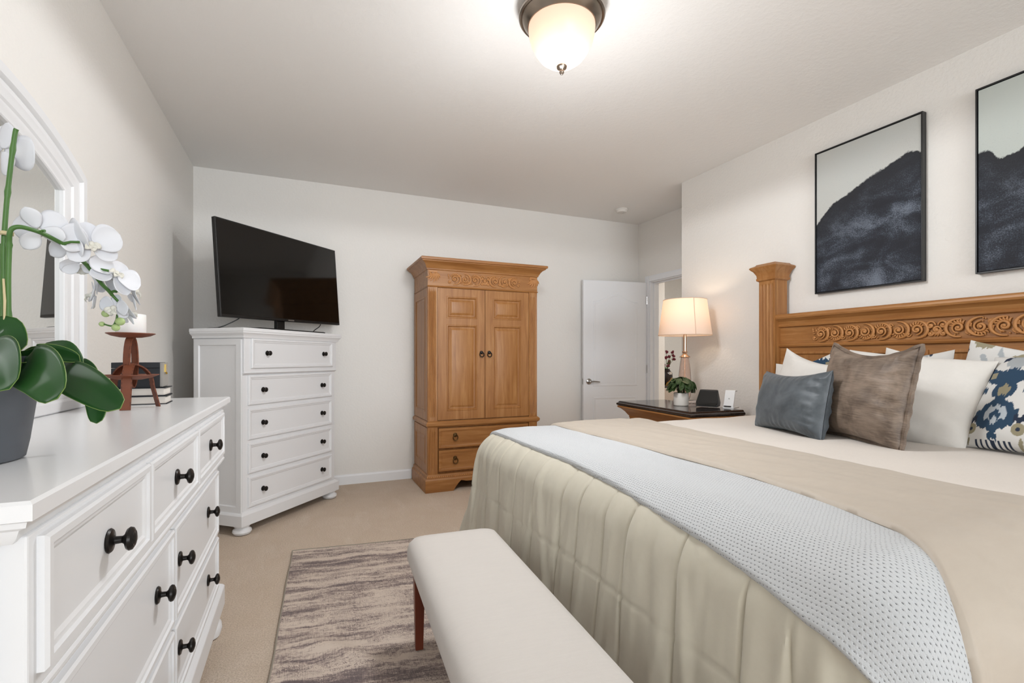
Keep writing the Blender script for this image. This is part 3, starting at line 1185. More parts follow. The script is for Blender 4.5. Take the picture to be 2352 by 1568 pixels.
def pil_matrix(p):
    x, y, z, yaw, lean, roll = p
    w, h, n = Vector((0, -1, 0)), Vector((0, 0, 1)), Vector((-1, 0, 0))
    w2 = w * math.cos(roll) + h * math.sin(roll)
    h2 = -w * math.sin(roll) + h * math.cos(roll)

    def ln(v):
        a, b, c = v.dot(w), v.dot(h), v.dot(n)
        return w * a + h * (b * math.cos(lean) + c * math.sin(lean)) + n * (-b * math.sin(lean) + c * math.cos(lean))
    R = Matrix.Rotation(yaw, 3, 'Z')
    W_, H_, N_ = (R @ ln(v) for v in (w2, h2, n))
    mt = Matrix.Identity(4)
    for i in range(3):
        mt[i][0], mt[i][1], mt[i][2], mt[i][3] = W_[i], -N_[i], H_[i], (x, y, z)[i]
    return mt


def pillow(name, label, cat, pose, W, H, T, mat, k=.09, kx=None, seed=1, wr=.006, group=None, sag=0.0, edge_wr=.0, nu=90, nv=70, painter=None, corner=1.0, flange=None, parent=None, ridge=None):
    def pt(u, v, sd):
        uu, vv = abs(u), abs(v)
        t = T / 2 * ((1 - uu ** 2.4) * (1 - vv ** 2.4)) ** .50
        t *= 1 + .12 * (-v)                       # heavier towards the bottom
        x = W / 2 * u * (1 - (k if kx is None else kx) * (1 - v * v) * u * u)
        z = H / 2 * v * (1 - k * 1.15 * (1 - u * u) * v * v)
        z -= sag * (1 - u * u) * max(0, v) ** 2 * H
        e = max(uu, vv)
        f = min(1, max(0, (e - .35) / .5)) * (1 - max(0, (e - .93) / .07))
        d = wr * nz(u * 3 + seed * 7, v * 3, sd * 5 + seed) * min(1, t / .02)
        if edge_wr:
            # pleats running in from the side seams
            a = abs(u) ** 3 * (1 - min(1, max(0, (uu - .86) / .12)))
            d += edge_wr * a * (nz(v * 5 + seed + u * 1.2, u * 1.3, sd) + .5 * ridged(v * 4 + seed, u * 1.2, sd + 4) - .2) * min(1, t / .015) * (1.2 if u > 0 else .35)
            b_ = abs(v) ** 3 * (1 - min(1, max(0, (vv - .86) / .12)))
            d += edge_wr * .5 * b_ * ridged(u * 7 + seed, v * 1.2, sd + 2) * min(1, t / .015)
        if ridge:
            d += ridge(u, v) * min(1, t / .02)
        return Vector((x, sd * max(.001, t + d), z))
    m = M()
    for sd in (-1, 1):
        P, UV, CL = [], [], []
        for j in range(nv + 1):
            # denser sampling near the rim
            v = math.sin(PI / 2 * (2 * j / nv - 1)) * .5 + (2 * j / nv - 1) * .5
            row, ur, cl = [], [], []
            for i in range(nu + 1):
                u = math.sin(PI / 2 * (2 * i / nu - 1)) * .5 + (2 * i / nu - 1) * .5
                q = pt(u, v, sd)
                row.append(q)
                ur.append((q.x, q.z))
                if painter:
                    cl.append(painter(q.x, q.z))
            P.append(row)
            UV.append(ur)
            CL.append(cl)
        m.grid(P, UV, CL if painter else None)
    o = m.build(name, mat, smooth=80)
    o.matrix_world = pil_matrix(pose)
    tag(o, label, cat, group)
    if flange:
        m = M()
        lp = []
        nn = 160
        for i in range(nn):
            a = i / nn * 4
            s_, f = int(a), a - int(a)
            u, v = ((-1 + 2 * f, -1), (1, -1 + 2 * f), (1 - 2 * f, 1), (-1, 1 - 2 * f))[s_]
            lp.append(pt(u, v, 1) * 1.0)
        inn = [Vector((p.x, 0, p.z)) for p in lp]
        w = flange
        outl = []
        for i, p in enumerate(inn):
            t = (inn[(i + 1) % nn] - inn[i - 1]).normalized()
            outl.append(p + Vector((t.z, 0, -t.x)) * w + Vector((0, .003 * math.sin(i * .9), 0)))
        m.loft([[p + Vector((0, -.0055, 0)) for p in inn] + [], [p + Vector((0, -.005, 0)) for p in outl], [p + Vector((0, .005, 0)) for p in outl], [p + Vector((0, .0055, 0)) for p in inn]], False, False)
        m.build('flange', mat, o, smooth=60)
        m = M()
        m.tube(inn + [inn[0]], .0022, 6, False)
        m.T = Matrix.Identity(4)
        q = M()
        q.tube([p * .985 + Vector((0, -.007, 0)) for p in inn] + [inn[0] * .985 + Vector((0, -.007, 0))], .0018, 5, False)
        q.build('stitching', MAT['seam_dark'], o)
    return o


MAT['seam_dark'] = plain('dark_seam', (84, 68, 56), 0.8)


# ikat cloth: a mirrored motif painted as the cloth's own printed pattern
def ikat(x, z, ox=0.0, oz=0.0, warm=False):
    h = lambda a: (math.sin(a * 127.1) * 43758.5453) % 1.0
    px = .30
    a = ((x - ox + px / 2) % px) - px / 2
    cell = math.floor((x - ox + px / 2) / px)
    pz = .50
    b = ((z - oz + pz / 2 + (cell % 2) * pz / 2) % pz) - pz / 2
    fr = math.floor(x / .0042)
    bj = b + .010 * (h(fr) - .5) + .004 * math.sin(x * 310)
    s_ = abs(a)
    white = (.70, .69, .665)
    navy, blue = (.016, .027, .055), (.020, .056, .108)
    tan, grey, pale = (.31, .275, .18), (.40, .43, .45), (.46, .51, .55)
    c = white
    el = lambda cx, cz, rx, rz, zz=None: ((s_ - cx) / rx) ** 2 + (((bj if zz is None else zz) - cz) / rz) ** 2 < 1
    # soft grey-tan foliage
    if el(.125, -.16, .030, .040) or el(.115, .20, .022, .05) or el(.135, .02, .016, .03):
        c = grey if (x * 40 + z * 25) % 2 < 1 else white
    for q in range(5):
        if el(.075 + .014 * q, -.165 - .010 * ((q * 7) % 3), .0065, .012):
            c = tan
    if el(.10, -.21, .030, .020):
        c = tan
    # wings
    bw = bj - .055 - .35 * (s_ - .03)
    if abs(bw) < .027 - .10 * max(0, s_ - .06) and s_ < .135:
        c = blue
    if abs(s_) < .016 and -.09 < bj < .10:
        c = blue
    if el(0, -.085, .066 + .0 * bj, .050) and not el(.075, -.035, .038, .035):
        c = blue
    # side curls
    rr = math.hypot(s_ - .068, bj + .045)
    if abs(rr - .052) < .011 and (s_ > .055):
        c = navy if bj < -.02 else blue
    # top hook
    rr = math.hypot(s_ - .045, bj - .165)
    if abs(rr - .030) < .009 and not (bj < .165 and s_ > .05):
        c = navy
    if el(0, .125, .036, .036):
        c = grey
    # inner marks
    if el(0, .005, .036, .036):
        c = blue
    if el(0, .005, .019, .020):
        c = tan
    if abs(s_ - .052) < .0105 and abs(b - .063) < .011:
        c = tan
    if abs(s_ - .103) < .009 and abs(b - .060) < .012:
        c = pale
    rr = math.hypot(s_, bj + .085)
    if .017 < rr < .034 and bj > -.10:
        c = pale
    if el(0, -.105, .009, .014):
        c = pale
    if el(0, -.148, .0145, .014) or (s_ < .004 and -.15 < b < -.12):
        c = blue
    if math.hypot(s_ - .070, b + .128) < .0185:
        c = tan
        if math.hypot(s_ - .070, b + .128) < .006:
            c = navy
    if abs(s_) < .052 and -.185 < b < -.163 and (s_ / .0145) % 1 < .45:
        c = navy
    if abs(s_) < .052 and -.212 < b < -.185 and (s_ / .0145) % 1 < .18:
        c = tan
    if el(0, -.237, .062, .026):
        c = navy
        if el(.018, -.232, .012, .008):
            c = tan
    if warm and c == blue:
        c = tan if h(cell + 3) > .2 and bj > 0 else navy
    return c


km = N('ikat_print_cotton', rough=0.9)
at_ = km.n('ShaderNodeAttribute')
at_.attribute_name = 'pattern'
km.l(at_.outputs['Color'], km.b.inputs['Base Color'])
km.bump(km.noise(km.coord((700, 700, 700)), 1, 2, .5), .15, .001)
MAT['ikat'] = km.m

IK = 1.28
pillow('lumbar_cushion', 'small slate blue velvet lumbar cushion at the front of the bed cushions', 'cushion', (2.343, 1.771, .918, -.34, .196, .032), .53, .345, .175, MAT['blue_velvet'], .16, .03, 3, .004, edge_wr=.016, nu=130, nv=100)
pillow('velvet_cushion', 'large taupe brown velvet cushion with a stitched flange behind the blue lumbar cushion', 'cushion', (2.405, 1.447, .990, -.30, .175, -.044), .48, .447, .19, MAT['brown_velvet'], .07, .04, 5, .005, edge_wr=.015, sag=.10, nu=120, nv=110, flange=.014)
pillow('bed_pillow', 'plump cream pillow standing right of the brown velvet cushion', 'pillow', (2.652, 1.434, .9625, .062, .434, -.105), .62, .455, .17, MAT['cream_pillow'], .05, .05, 8, .007, edge_wr=.006)
pillow('ikat_cushion', 'white cushion with blue ikat medallion print at the right edge of the photo', 'cushion', (2.665, .905, .972, -.206, .50, .039), .52, .44, .16, MAT['ikat'], .05, .04, 9, .004, painter=lambda x, z: ikat(x / IK, z / IK, -.105, .015), nu=220, nv=190)
pillow('bed_pillow', 'cream pillow with raised corner at the left, behind the blue lumbar cushion', 'pillow', (2.70, 1.865, .972, -.02, .22, -.13), .56, .43, .15, MAT['cream_pillow'], .10, .04, 12, .006, sag=.10, edge_wr=.008)
pillow('bed_pillow', 'cream pillow furthest left, tucked against the headboard post', 'pillow', (2.872, 2.015, .930, 0, .22, -.02), .60, .37, .12, MAT['cream_pillow'], .06, .06, 14, .005)
pillow('bed_pillow', 'white pillow whose corner peeks out behind the brown velvet cushion', 'pillow', (2.83, 1.40, .971, 0, .2, -.16), .51, .41, .07, MAT['cream_pillow'], .10, .06, 16, .005)
pillow('pillow_sham', 'ikat printed sham with raised corner leaning on the headboard behind the blue ikat cushion', 'pillow sham', (2.845, 1.03, .965, 0, .21, -.20), .58, .45, .10, MAT['ikat'], .07, .05, 17, .004, painter=lambda x, z: ikat(x / IK, z / IK, .02, .13, True), nu=160, nv=130)
pillow('pillow_sham', 'ikat printed sham on the headboard behind the plump cream pillow', 'pillow sham', (2.90, 1.60, .955, 0, .16, .12), .56, .42, .09, MAT['ikat'], .08, .06, 18, .004, painter=lambda x, z: ikat(x / IK, z / IK, .1, .02, True), nu=160, nv=130)
pillow('pillow_sham', 'ikat printed sham whose dark corner shows above the left cream pillows', 'pillow sham', (2.950, 2.10, .935, 0, .06, .26), .36, .41, .06, MAT['ikat'], .08, .06, 19, .003, painter=lambda x, z: ikat(x / IK, z / IK, .175, .05, False), nu=150, nv=120)

# ------------------------------------------------------------------ bench, rug
bench = thing('bench', 'long upholstered bench in oatmeal linen at the foot of the bed', 'bench', (.755, 1.945, .012), math.radians(-93.6))
# local x: from the far end towards the camera ; local y: 0 at the bed side .. -BWD on the dresser side
BL, BWD = 1.32, .375
m = M()
prof = [(0, .028, .335), (0, .006, .342), (0, .0, .356), (0, .0, .385), (0, .006, .410), (0, .020, .428), (0, .045, .438), (0, .09, .443)]
loops = []


def rrect(x0, x1, y0, y1, r, z, n=8):
    lp = []
    for cx, cy, a0 in ((x1 - r, y1 - r, 0), (x0 + r, y1 - r, 90), (x0 + r, y0 + r, 180), (x1 - r, y0 + r, 270)):
        for q in range(n + 1):
            a = math.radians(a0 + 90 * q / n)
            lp.append((cx + r * math.cos(a), cy + r * math.sin(a), z))
    return lp


for _, i, z in prof:
    loops.append(rrect(i, BL - i, -BWD + i, -i, max(.02, .05 - i * .3), z))
m.loft(loops)
m.build('upholstered_seat', MAT['linen_bench'], bench, smooth=60)
for x in (.055, BL - .055):
    for y in (-.045, -BWD + .045):
        m = M()
        sx = -1 if x < .5 else 1
        m.rects([(x - .015, x + .015, y - .015, y + .015, .0), (x - .024, x + .024, y - .022, y + .022, .34)])
        m.build('leg', MAT['cherry'], bench, smooth=0, bevel=.003)
m = M()
m.box(.04, BL - .04, -BWD + .03, -.03, .315, .337)
m.build('seat_frame', MAT['cherry'], bench, smooth=0, bevel=.002)

kr = N('distressed_grey_rug', rough=0.98)
v = kr.coord()
d = kr.n('ShaderNodeMapping')
kr.l(v, d.inputs['Vector'])
wob = kr.noise(kr.coord((3, 3, 3)), 1.6, 3, .5)
sepv = kr.n('ShaderNodeSeparateXYZ')
kr.l(v, sepv.inputs[0])
cmb = kr.n('ShaderNodeCombineXYZ')
kr.l(kr.math('MULTIPLY', sepv.outputs[0], 1.0), cmb.inputs[0])
kr.l(kr.math('MULTIPLY_ADD', wob, .07, kr.math('MULTIPLY_ADD', sepv.outputs[0], .13, sepv.outputs[1])), cmb.inputs[1])
mp = kr.n('ShaderNodeMapping')
mp.inputs['Scale'].default_value = (1.0, 13, 1)
kr.l(cmb.outputs[0], mp.inputs['Vector'])
st_ = kr.noise(mp.outputs[0], 1.0, 3, .55, .25)
mp2 = kr.n('ShaderNodeMapping')
mp2.inputs['Scale'].default_value = (60, 120, 1)
kr.l(cmb.outputs[0], mp2.inputs['Vector'])
fine = kr.noise(mp2.outputs[0], 1.0, 5, .8, .4)
big = kr.noise(kr.coord((2.0, 2.6, 1)), 1.0, 3, .6)
wv = kr.n('ShaderNodeTexVoronoi')
mp3 = kr.n('ShaderNodeMapping')
mp3.inputs['Scale'].default_value = (5.5, 9, 1)
kr.l(cmb.outputs[0], mp3.inputs['Vector'])
kr.l(mp3.outputs[0], wv.inputs['Vector'])
ring = kr.math('SINE', kr.math('MULTIPLY', wv.outputs['Distance'], 48))
def mapped(sc, det=4, ro=.6, di=.3):
    q = kr.n('ShaderNodeMapping')
    q.inputs['Scale'].default_value = sc
    kr.l(cmb.outputs[0], q.inputs['Vector'])
    return kr.noise(q.outputs[0], 1.0, det, ro, di)


mid = mapped((7, 26, 1), 4, .7)
warp = mapped((14, 300, 1), 2, .6)
weft = mapped((260, 22, 1), 2, .6)
grain = kr.math('ADD', kr.math('MULTIPLY', fine, .6), kr.math('MULTIPLY', kr.math('ADD', warp, weft), .28))
line = kr.math('MULTIPLY', kr.math('GREATER_THAN', ring, .55), kr.math('MULTIPLY', kr.math('GREATER_THAN', big, .46), .11))
f = kr.math('ADD', kr.math('MULTIPLY', st_, .75), kr.math('ADD', kr.math('MULTIPLY', mid, .55), kr.math('ADD', kr.math('MULTIPLY', grain, .85), line)))
col = kr.ramp(kr.math('MULTIPLY', f, .62), [(.667, srgb(206, 190, 176)), (.712, srgb(186, 169, 156)), (.755, srgb(146, 130, 124)), (.82, srgb(106, 94, 94))])
kr.base(col)
kr.bump(kr.noise(kr.coord((420, 420, 1)), 1, 2, .6), .5, .003)
m = M()
c00, c10, c11, c01 = (-.052, 3.184), (1.60, 2.965), (1.56, .30), (-.175, .42)   # far-left, far-right, near-right, near-left


def rug_pt(u, v):
    x = (c00[0] * (1 - u) + c10[0] * u) * (1 - v) + (c01[0] * (1 - u) + c11[0] * u) * v
    y = (c00[1] * (1 - u) + c10[1] * u) * (1 - v) + (c01[1] * (1 - u) + c11[1] * u) * v
    x += .006 * nz(v * 9, u * 2, 3) * (1 - u)
    y += .008 * nz(u * 11, v * 2, 5) * (1 - v)
    # a soft wrinkle crossing the rug and low waves
    dd = (x - .13) * .72 + (y - 2.02) * .70
    al = (x - .13) * -.70 + (y - 2.02) * .72
    z = .009 + .020 * math.exp(-(dd / .045) ** 2) * math.exp(-(al / .20) ** 2)
    z += .004 * math.exp(-((y - 2.72 - .05 * x) / .05) ** 2)
    return (x, y, z)


P = [[rug_pt(i / 110, j / 170) for i in range(111)] for j in range(171)]
m.grid(P)
m.grid([[(p[0], p[1], 0.0008) for p in P[0]], P[0]])
m.grid([[(r_[0][0], r_[0][1], .0008) for r_ in P], [r_[0] for r_ in P]])
rug = m.build('rug', kr.m, smooth=60)
tag(rug, 'distressed grey and beige rug reaching out from under the bench and bed', 'rug')
m = M()
m.tube([Vector(p) + Vector((0, 0, .001)) for p in P[0]], .0032, 6)
m.tube([Vector(r_[0]) + Vector((0, 0, .001)) for r_ in P], .0032, 6)
m.build('bound_edge', plain('rug_binding', (150, 141, 128), .9), rug)

# ------------------------------------------------------------------ nightstand and what stands on it
NZ = .792
ns = thing('nightstand', 'honey pine nightstand with polished black granite top beside the bed', 'nightstand', (2.455, 3.475, 0), math.radians(-95))
# local x: from the far end (door side) towards the bed, front (-y) faces the foot of the bed side
NW, NDP = .955, .46
kg = N('black_granite', rough=0.08)
a = kg.noise(kg.coord((1, 1, 1)), 160, 3, .7)
kg.base(kg.ramp(a, [(.45, srgb(24, 18, 17)), (.6, srgb(44, 33, 29)), (.72, srgb(120, 96, 78))]))
m = M()
m.rects([(.018, NW - .018, .018, NDP, NZ - .038), (.004, NW - .004, .004, NDP, NZ - .034), (.0, NW, .0, NDP, NZ - .026), (.002, NW - .002, .002, NDP, NZ - .018), (.012, NW - .012, .012, NDP, NZ - .012), (.016, NW - .016, .016, NDP, NZ - .004), (.022, NW - .022, .022, NDP, NZ)])
m.build('granite_top', kg.m, ns, smooth=30)
m = M()
m.rects([(.085, NW - .085, .08, NDP, .655), (.080, NW - .080, .076, NDP, .66), (.080, NW - .080, .076, NDP, .672), (.070, NW - .070, .068, NDP, .682), (.055, NW - .055, .052, NDP, .705), (.030, NW - .030, .030, NDP, .728), (.010, NW - .010, .012, NDP, .738), (.006, NW - .006, .006, NDP, .744), (.008, NW - .008, .008, NDP, NZ - .038)])
m.build('cornice', WH, ns, smooth=25)
m = M()
m.box(.085, NW - .085, .09, NDP, .07, .66)
m.rects([(.05, NW - .05, .05, NDP, 0), (.05, NW - .05, .05, NDP, .085), (.075, NW - .075, .075, NDP, .105), (.085, NW - .085, .085, NDP, .11)])
m.build('carcass', WV, ns, smooth=0, bevel=.002)
for a, b in ((.085, .155), (NW - .155, NW - .085)):
    m = M()
    fluted(m, a, b, .11, .655, .078, .02, 4, .006, .008)
    m.build('fluted_pilaster', WV, ns, smooth=40)
for z0, z1 in ((.47, .64), (.29, .455), (.115, .275)):
    m = M()
    m.ringpanel(.165, NW - .165, z0, z1, [(0, .09), (0, .070), (.003, .066), (.018, .066), (.026, .070), (.034, .072), (.038, .072)])
    d = m.build('drawer', WH, ns, smooth=22)
    for kx in (.30, NW - .30):
        m = M()
        kz = (z0 + z1) / 2
        m.lathe([(.001, 0), (.019, 0), (.017, .004), (.009, .006), (.007, .014), (.010, .018), (.001, .021)], (kx, .072, kz + .018), 20, 'y')
        m.tube([(kx + .021 * math.sin(2 * PI * q / 24), .058, kz - .004 + .024 * math.cos(2 * PI * q / 24)) for q in range(25)], .0042, 8, False)
        m.build('ring_pull', MAT['brass_old'], d)

# table lamp
LX, LY = 2.83, 3.07
lamp = thing('table_lamp', 'lit table lamp with pale drum shade and clear glass column on the nightstand', 'lamp', (LX, LY, NZ))
MAT['rose_brass'] = plain('rose_brass', (206, 176, 152), 0.25, 1.0)
kgl = N('crackled_clear_glass', srgb(250, 238, 232), 0.04)
kgl.b.inputs['Transmission Weight'].default_value = 1.0
kgl.b.inputs['IOR'].default_value = 1.32
kgl.bump(kgl.noise(kgl.coord((1, 1, 1)), 170, 2, .6), .5, .004)
m = M()
m.lathe([(.02, .0295), (.036, .033), (.047, .06), (.050, .12), (.050, .18), (.046, .25), (.038, .32), (.030, .366), (.028, .368), (.036, .318), (.0435, .25), (.0475, .18), (.0475, .12), (.0445, .062), (.034, .036), (.02, .0335)], n=36, cap0=False, cap1=False)
m.build('glass_column', kgl.m, lamp)
m = M()
m.lathe([(.001, 0), (.088, 0), (.091, .003), (.091, .026), (.088, .029), (.001, .029)], n=40)
m.build('base', kgl.m, lamp, smooth=30)
m = M()
m.tube([(0, 0, .030), (0, 0, .37)], .006, 10)
m.build('inner_rod', MAT['rose_brass'], lamp)
m = M()
m.lathe([(.001, .366), (.040, .366), (.043, .370), (.040, .374), (.024, .386), (.016, .398), (.022, .410), (.022, .414), (.014, .418), (.013, .50), (.013, .56), (.001, .56)], n=28)
m.build('neck', MAT['rose_brass'], lamp)
ksh = bpy.data.materials.new('linen_lampshade')
ksh.use_nodes = True
nt = ksh.node_tree
nt.nodes.clear()
o_ = nt.nodes.new('ShaderNodeOutputMaterial')
mx = nt.nodes.new('ShaderNodeMixShader')
df = nt.nodes.new('ShaderNodeBsdfDiffuse')
tr = nt.nodes.new('ShaderNodeBsdfTranslucent')
df.inputs['Color'].default_value = srgb(236, 226, 216)
tr.inputs['Color'].default_value = srgb(250, 214, 180)
mx.inputs[0].default_value = .36
nt.links.new(df.outputs[0], mx.inputs[1])
nt.links.new(tr.outputs[0], mx.inputs[2])
nt.links.new(mx.outputs[0], o_.inputs[0])
S0, S1, R0, R1 = .545, .828, .206, .166
m = M()
m.lathe([(R0, S0), (R0 * .5 + R1 * .5, (S0 + S1) / 2), (R1, S1)], n=64, cap0=False, cap1=False)
sh = m.build('lamp_shade', ksh, lamp, smooth=60)
m = M()
for r, z in ((R0, S0), (R1, S1)):
    m.tube([(r * math.cos(2 * PI * q / 64), r * math.sin(2 * PI * q / 64), z) for q in range(65)], .0022, 6, False)
a = math.radians(-110)
m.tube([((R0 + .001) * math.cos(a), (R0 + .001) * math.sin(a), S0), ((R1 + .001) * math.cos(a), (R1 + .001) * math.sin(a), S1)], .0028, 6)
m.build('shade_seam', plain('shade_binding', (214, 184, 160), .8), sh)
m = M()
m.tube([(0, 0, .56), (0, 0, .70)], .010, 12)
m.build('socket', MAT['rose_brass'], lamp)
m = M()
m.ball((0, 0, .738), (.026, .026, .036))
kb = N('lit_bulb', srgb(255, 240, 220), .5)
kb.b.inputs['Emission Color'].default_value = (1, .80, .60, 1)
kb.b.inputs['Emission Strength'].default_value = 40
m.build('bulb', kb.m, lamp)

# potted plant
pp = thing('potted_plant', 'small leafy green plant in a white pot on the nightstand', 'potted plant', (2.66, 2.925, NZ))
m = M()
m.lathe([(.001, 0), (.050, 0), (.054, .004), (.055, .012), (.055, .094), (.053, .097), (.050, .094), (.050, .080), (.001, .080)], n=36)
m.build('pot', plain('matte_white_ceramic', (222, 217, 210), .55), pp)
m = M()
m.lathe([(.001, .083), (.049, .081)], n=24, cap0=False, cap1=False)
m.build('soil', plain('potting_soil', (38, 28, 22), 1.0), pp)


def leaf_mat(name, c1, c2, rough=.4, scale=(9, 9, 9)):
    k = N(name, rough=rough)
    k.base(k.mix(k.noise(k.coord(scale), 1.0, 3, .5), srgb(*c1), srgb(*c2)))
    return k.m


MAT['leaf_small'] = leaf_mat('peperomia_leaf', (26, 48, 24), (70, 92, 48), .42, (60, 60, 60))
MAT['leaf_dark'] = leaf_mat('orchid_leaf', (18, 66, 30), (62, 116, 44), .28, (7, 7, 7))


def blade(m, pts, widths, nrm, cup=.25, nw=8, fold=0.0):
    """leaf or petal: centre line pts, half widths, face normal(s), cup = how much the edges rise"""
    pts = [Vector(p) for p in pts]
    P = []
    n = len(pts)
    for i, p in enumerate(pts):
        t = (pts[min(i + 1, n - 1)] - pts[max(i - 1, 0)]).normalized()
        nn = Vector(nrm[i]) if isinstance(nrm, list) else Vector(nrm)
        sd = t.cross(nn).normalized()
        nn = sd.cross(t).normalized()
        row = []
        for j in range(nw + 1):
            s_ = -1 + 2 * j / nw
            row.append(p + sd * (widths[i] * s_) + nn * (widths[i] * (cup * s_ * s_ - fold * (1 - abs(s_)))))
        P.append(row)
    m.grid(P)


def bez(a, b, c, d, n=12):
    a, b, c, d = map(Vector, (a, b, c, d))
    return [((1 - t) ** 3) * a + 3 * t * (1 - t) ** 2 * b + 3 * t * t * (1 - t) * c + t ** 3 * d for t in [i / n for i in range(n + 1)]]


def wprof(W, n=12, sharp=1.0, base=.12, peak=.5):
    out = []
    for i in range(n + 1):
        t = i / n
        q = t ** (math.log(.5) / math.log(peak))
        out.append(max(.0006, W * (math.sin(PI * q) ** (.75 * sharp) + base * (1 - t) ** 3 * (t > 0))))
    return out


rg = random.Random(21)
for i in range(64):
    az = 2.39996 * i + rg.uniform(-.25, .25)
    el = math.asin(min(.98, ((i + .5) / 64)))
    R = rg.uniform(.085, .105)
    d = Vector((math.cos(az) * math.cos(el), math.sin(az) * math.cos(el), math.sin(el)))
    c = Vector((0, 0, .125)) + Vector((d.x * R, d.y * R, d.z * R * .85))
    nrm = (d + Vector((0, 0, .35)) + Vector((rg.uniform(-.4, .4), rg.uniform(-.4, .4), rg.uniform(-.3, .3)))).normalized()
    dn = Vector((d.x, d.y, -.55)) + Vector((rg.uniform(-.5, .5), rg.uniform(-.5, .5), 0))
    dn = (dn - nrm * dn.dot(nrm)).normalized()
    L = rg.uniform(.030, .042)
    a_, e_ = c - dn * L, c + dn * L - nrm * .006
    b0_ = Vector((.02 * math.cos(az), .02 * math.sin(az), .082))
    m = M()
    m.tube(bez(b0_, b0_ + Vector((0, 0, .03)), a_ - nrm * .02, a_, 8), .0011, 5)
    m.build('leaf_stalk', MAT['leaf_small'], pp)
    m = M()
    blade(m, bez(a_, a_ + dn * L * .6 + nrm * .006, e_ - dn * L * .6 + nrm * .006, e_, 10), wprof(rg.uniform(.018, .024), 10, .7, .1, .45), nrm, .15, 6, .15)
    m.build('leaf', MAT['leaf_small'], pp, smooth=80, solid=.0008)

# clock / smart display wedge and the charger
ck = thing('clock', 'black wedge shaped alarm clock with dark screen on the nightstand', 'clock', (2.752, 2.745, NZ), math.radians(-62))
m = M()
w, h = .076, .128
front = [(-w, -.045, .006), (w, -.045, .006), (w * 1.06, -.035, .035), (w * .84, .008, h), (-w * .84, .008, h), (-w * 1.06, -.035, .035)]
back = [(x * .92, .052 - .1 * z, z) for x, y, z in front]
m.loft([front, back])
m.build('body', MAT['black'], ck, smooth=0, bevel=.006, segs=3)
m = M()
m.add([(-w * .90, -.0438, .018), (w * .90, -.0438, .018), (w * .98, -.0375, .036), (w * .79, .0055, .120), (-w * .79, .0055, .120), (-w * .98, -.0375, .036)], [(0, 1, 2, 5), (5, 2, 3, 4)])
m.v = [(x, y - .0035, z) for x, y, z in m.v]
m.build('screen', MAT['black_gloss'], ck, smooth=0, solid=.001)
ch = thing('charging_stand', 'white angled charging stand beside the black clock', 'charger', (2.845, 2.635, NZ), math.radians(-70))
MAT['white_plastic'] = plain('white_plastic', (236, 236, 236), .35)
m = M()
m.loft([rrect(-.042, .042, -.030, .075, .012, z) for z in (0, .004, .008)])
m.build('foot', MAT['white_plastic'], ch, smooth=40)
m = M()
m.loft([[(-.036, -.028, .006), (.036, -.028, .006), (.036, -.018, .006), (-.036, -.018, .006)], [(-.036, .012, .128), (.036, .012, .128), (.036, .021, .126), (-.036, .021, .126)]])
m.box(-.036, .036, .012, .05, .119, .128)
m.build('upright_plate', MAT['white_plastic'], ch, smooth=0, bevel=.003)
m = M()
m.box(-.028, .022, -.037, -.024, .012, .018)
m.build('rest_lip', MAT['black'], ch, smooth=0, bevel=.002)
m = M()
m.lathe([(.001, 0), (.005, 0), (.005, .001), (.001, .001)], (0, -.0095, .068), 16, 'y')
m.build('charge_mark', plain('pale_grey_mark', (190, 190, 190), .5), ch)

# ------------------------------------------------------------------ wall paintings


def canvas_mat(name, prof, light1, light2, haze, seed):
    """ink-wash abstract: pale ground above a ragged dark mass; object coords x 0..1 wide, z up"""
    k = N(name, rough=.75)
    c = k.n('ShaderNodeTexCoord')
    sp = k.n('ShaderNodeSeparateXYZ')
    k.l(c.outputs['Object'], sp.inputs[0])
    u = k.math('DIVIDE', sp.outputs[0], .60)
    v = k.math('DIVIDE', sp.outputs[2], .91)
    fc = k.n('ShaderNodeFloatCurve')
    cu = fc.mapping.curves[0]
    while len(cu.points) < len(prof):
        cu.points.new(.5, .5)
    for p_, (a, b) in zip(cu.points, prof):
        p_.location = (a, b)
    fc.mapping.update()
    k.l(u, fc.inputs['Value'])
    vec = k.coord((1, 1, 1))
    e1 = k.noise(vec, 9 + seed, 6, .7)
    e2 = k.noise(vec, 45, 5, .75)
    edge = k.math('ADD', fc.outputs[0], k.math('ADD', k.math('MULTIPLY_ADD', e1, .07, -.035), k.math('MULTIPLY_ADD', e2, .03, -.015)))
    diff = k.math('SUBTRACT', edge, v)
    mask = k.ramp(k.math('MULTIPLY_ADD', diff, 30, .5), [(.35, (0, 0, 0)), (.65, (1, 1, 1))])
    grain = k.noise(vec, 170, 4, .8)
    cloud = k.noise(k.coord((1, 1, 1.6)), 4.2, 5, .6, .4)
    hz = k.ramp(k.math('MULTIPLY', k.math('ADD', cloud, k.math('MULTIPLY', k.math('SUBTRACT', grain, .5), .75)), haze), [(.45, srgb(26, 29, 38)), (.57, srgb(43, 49, 60)), (.76, srgb(108, 116, 129))])
    # keep the top of the mass dark
    topk = k.ramp(k.math('MULTIPLY', diff, 3.4), [(.0, (0, 0, 0)), (1, (1, 1, 1))])
    dark = k.mix(topk, srgb(30, 32, 38), hz)
    specks = k.math('MULTIPLY', k.math('GREATER_THAN', grain, .62), k.math('SUBTRACT', 1.0, k.math('MINIMUM', k.math('MULTIPLY', k.math('ABSOLUTE', diff), 4.0), 1.0)))
    sky = k.mix(k.noise(vec, 3.0, 3, .5), srgb(*light1), srgb(*light2))
    sky = k.mix(k.math('MULTIPLY', specks, .45), sky, srgb(120, 126, 132))
    k.base(k.mix(mask, sky, dark))
    return k.m


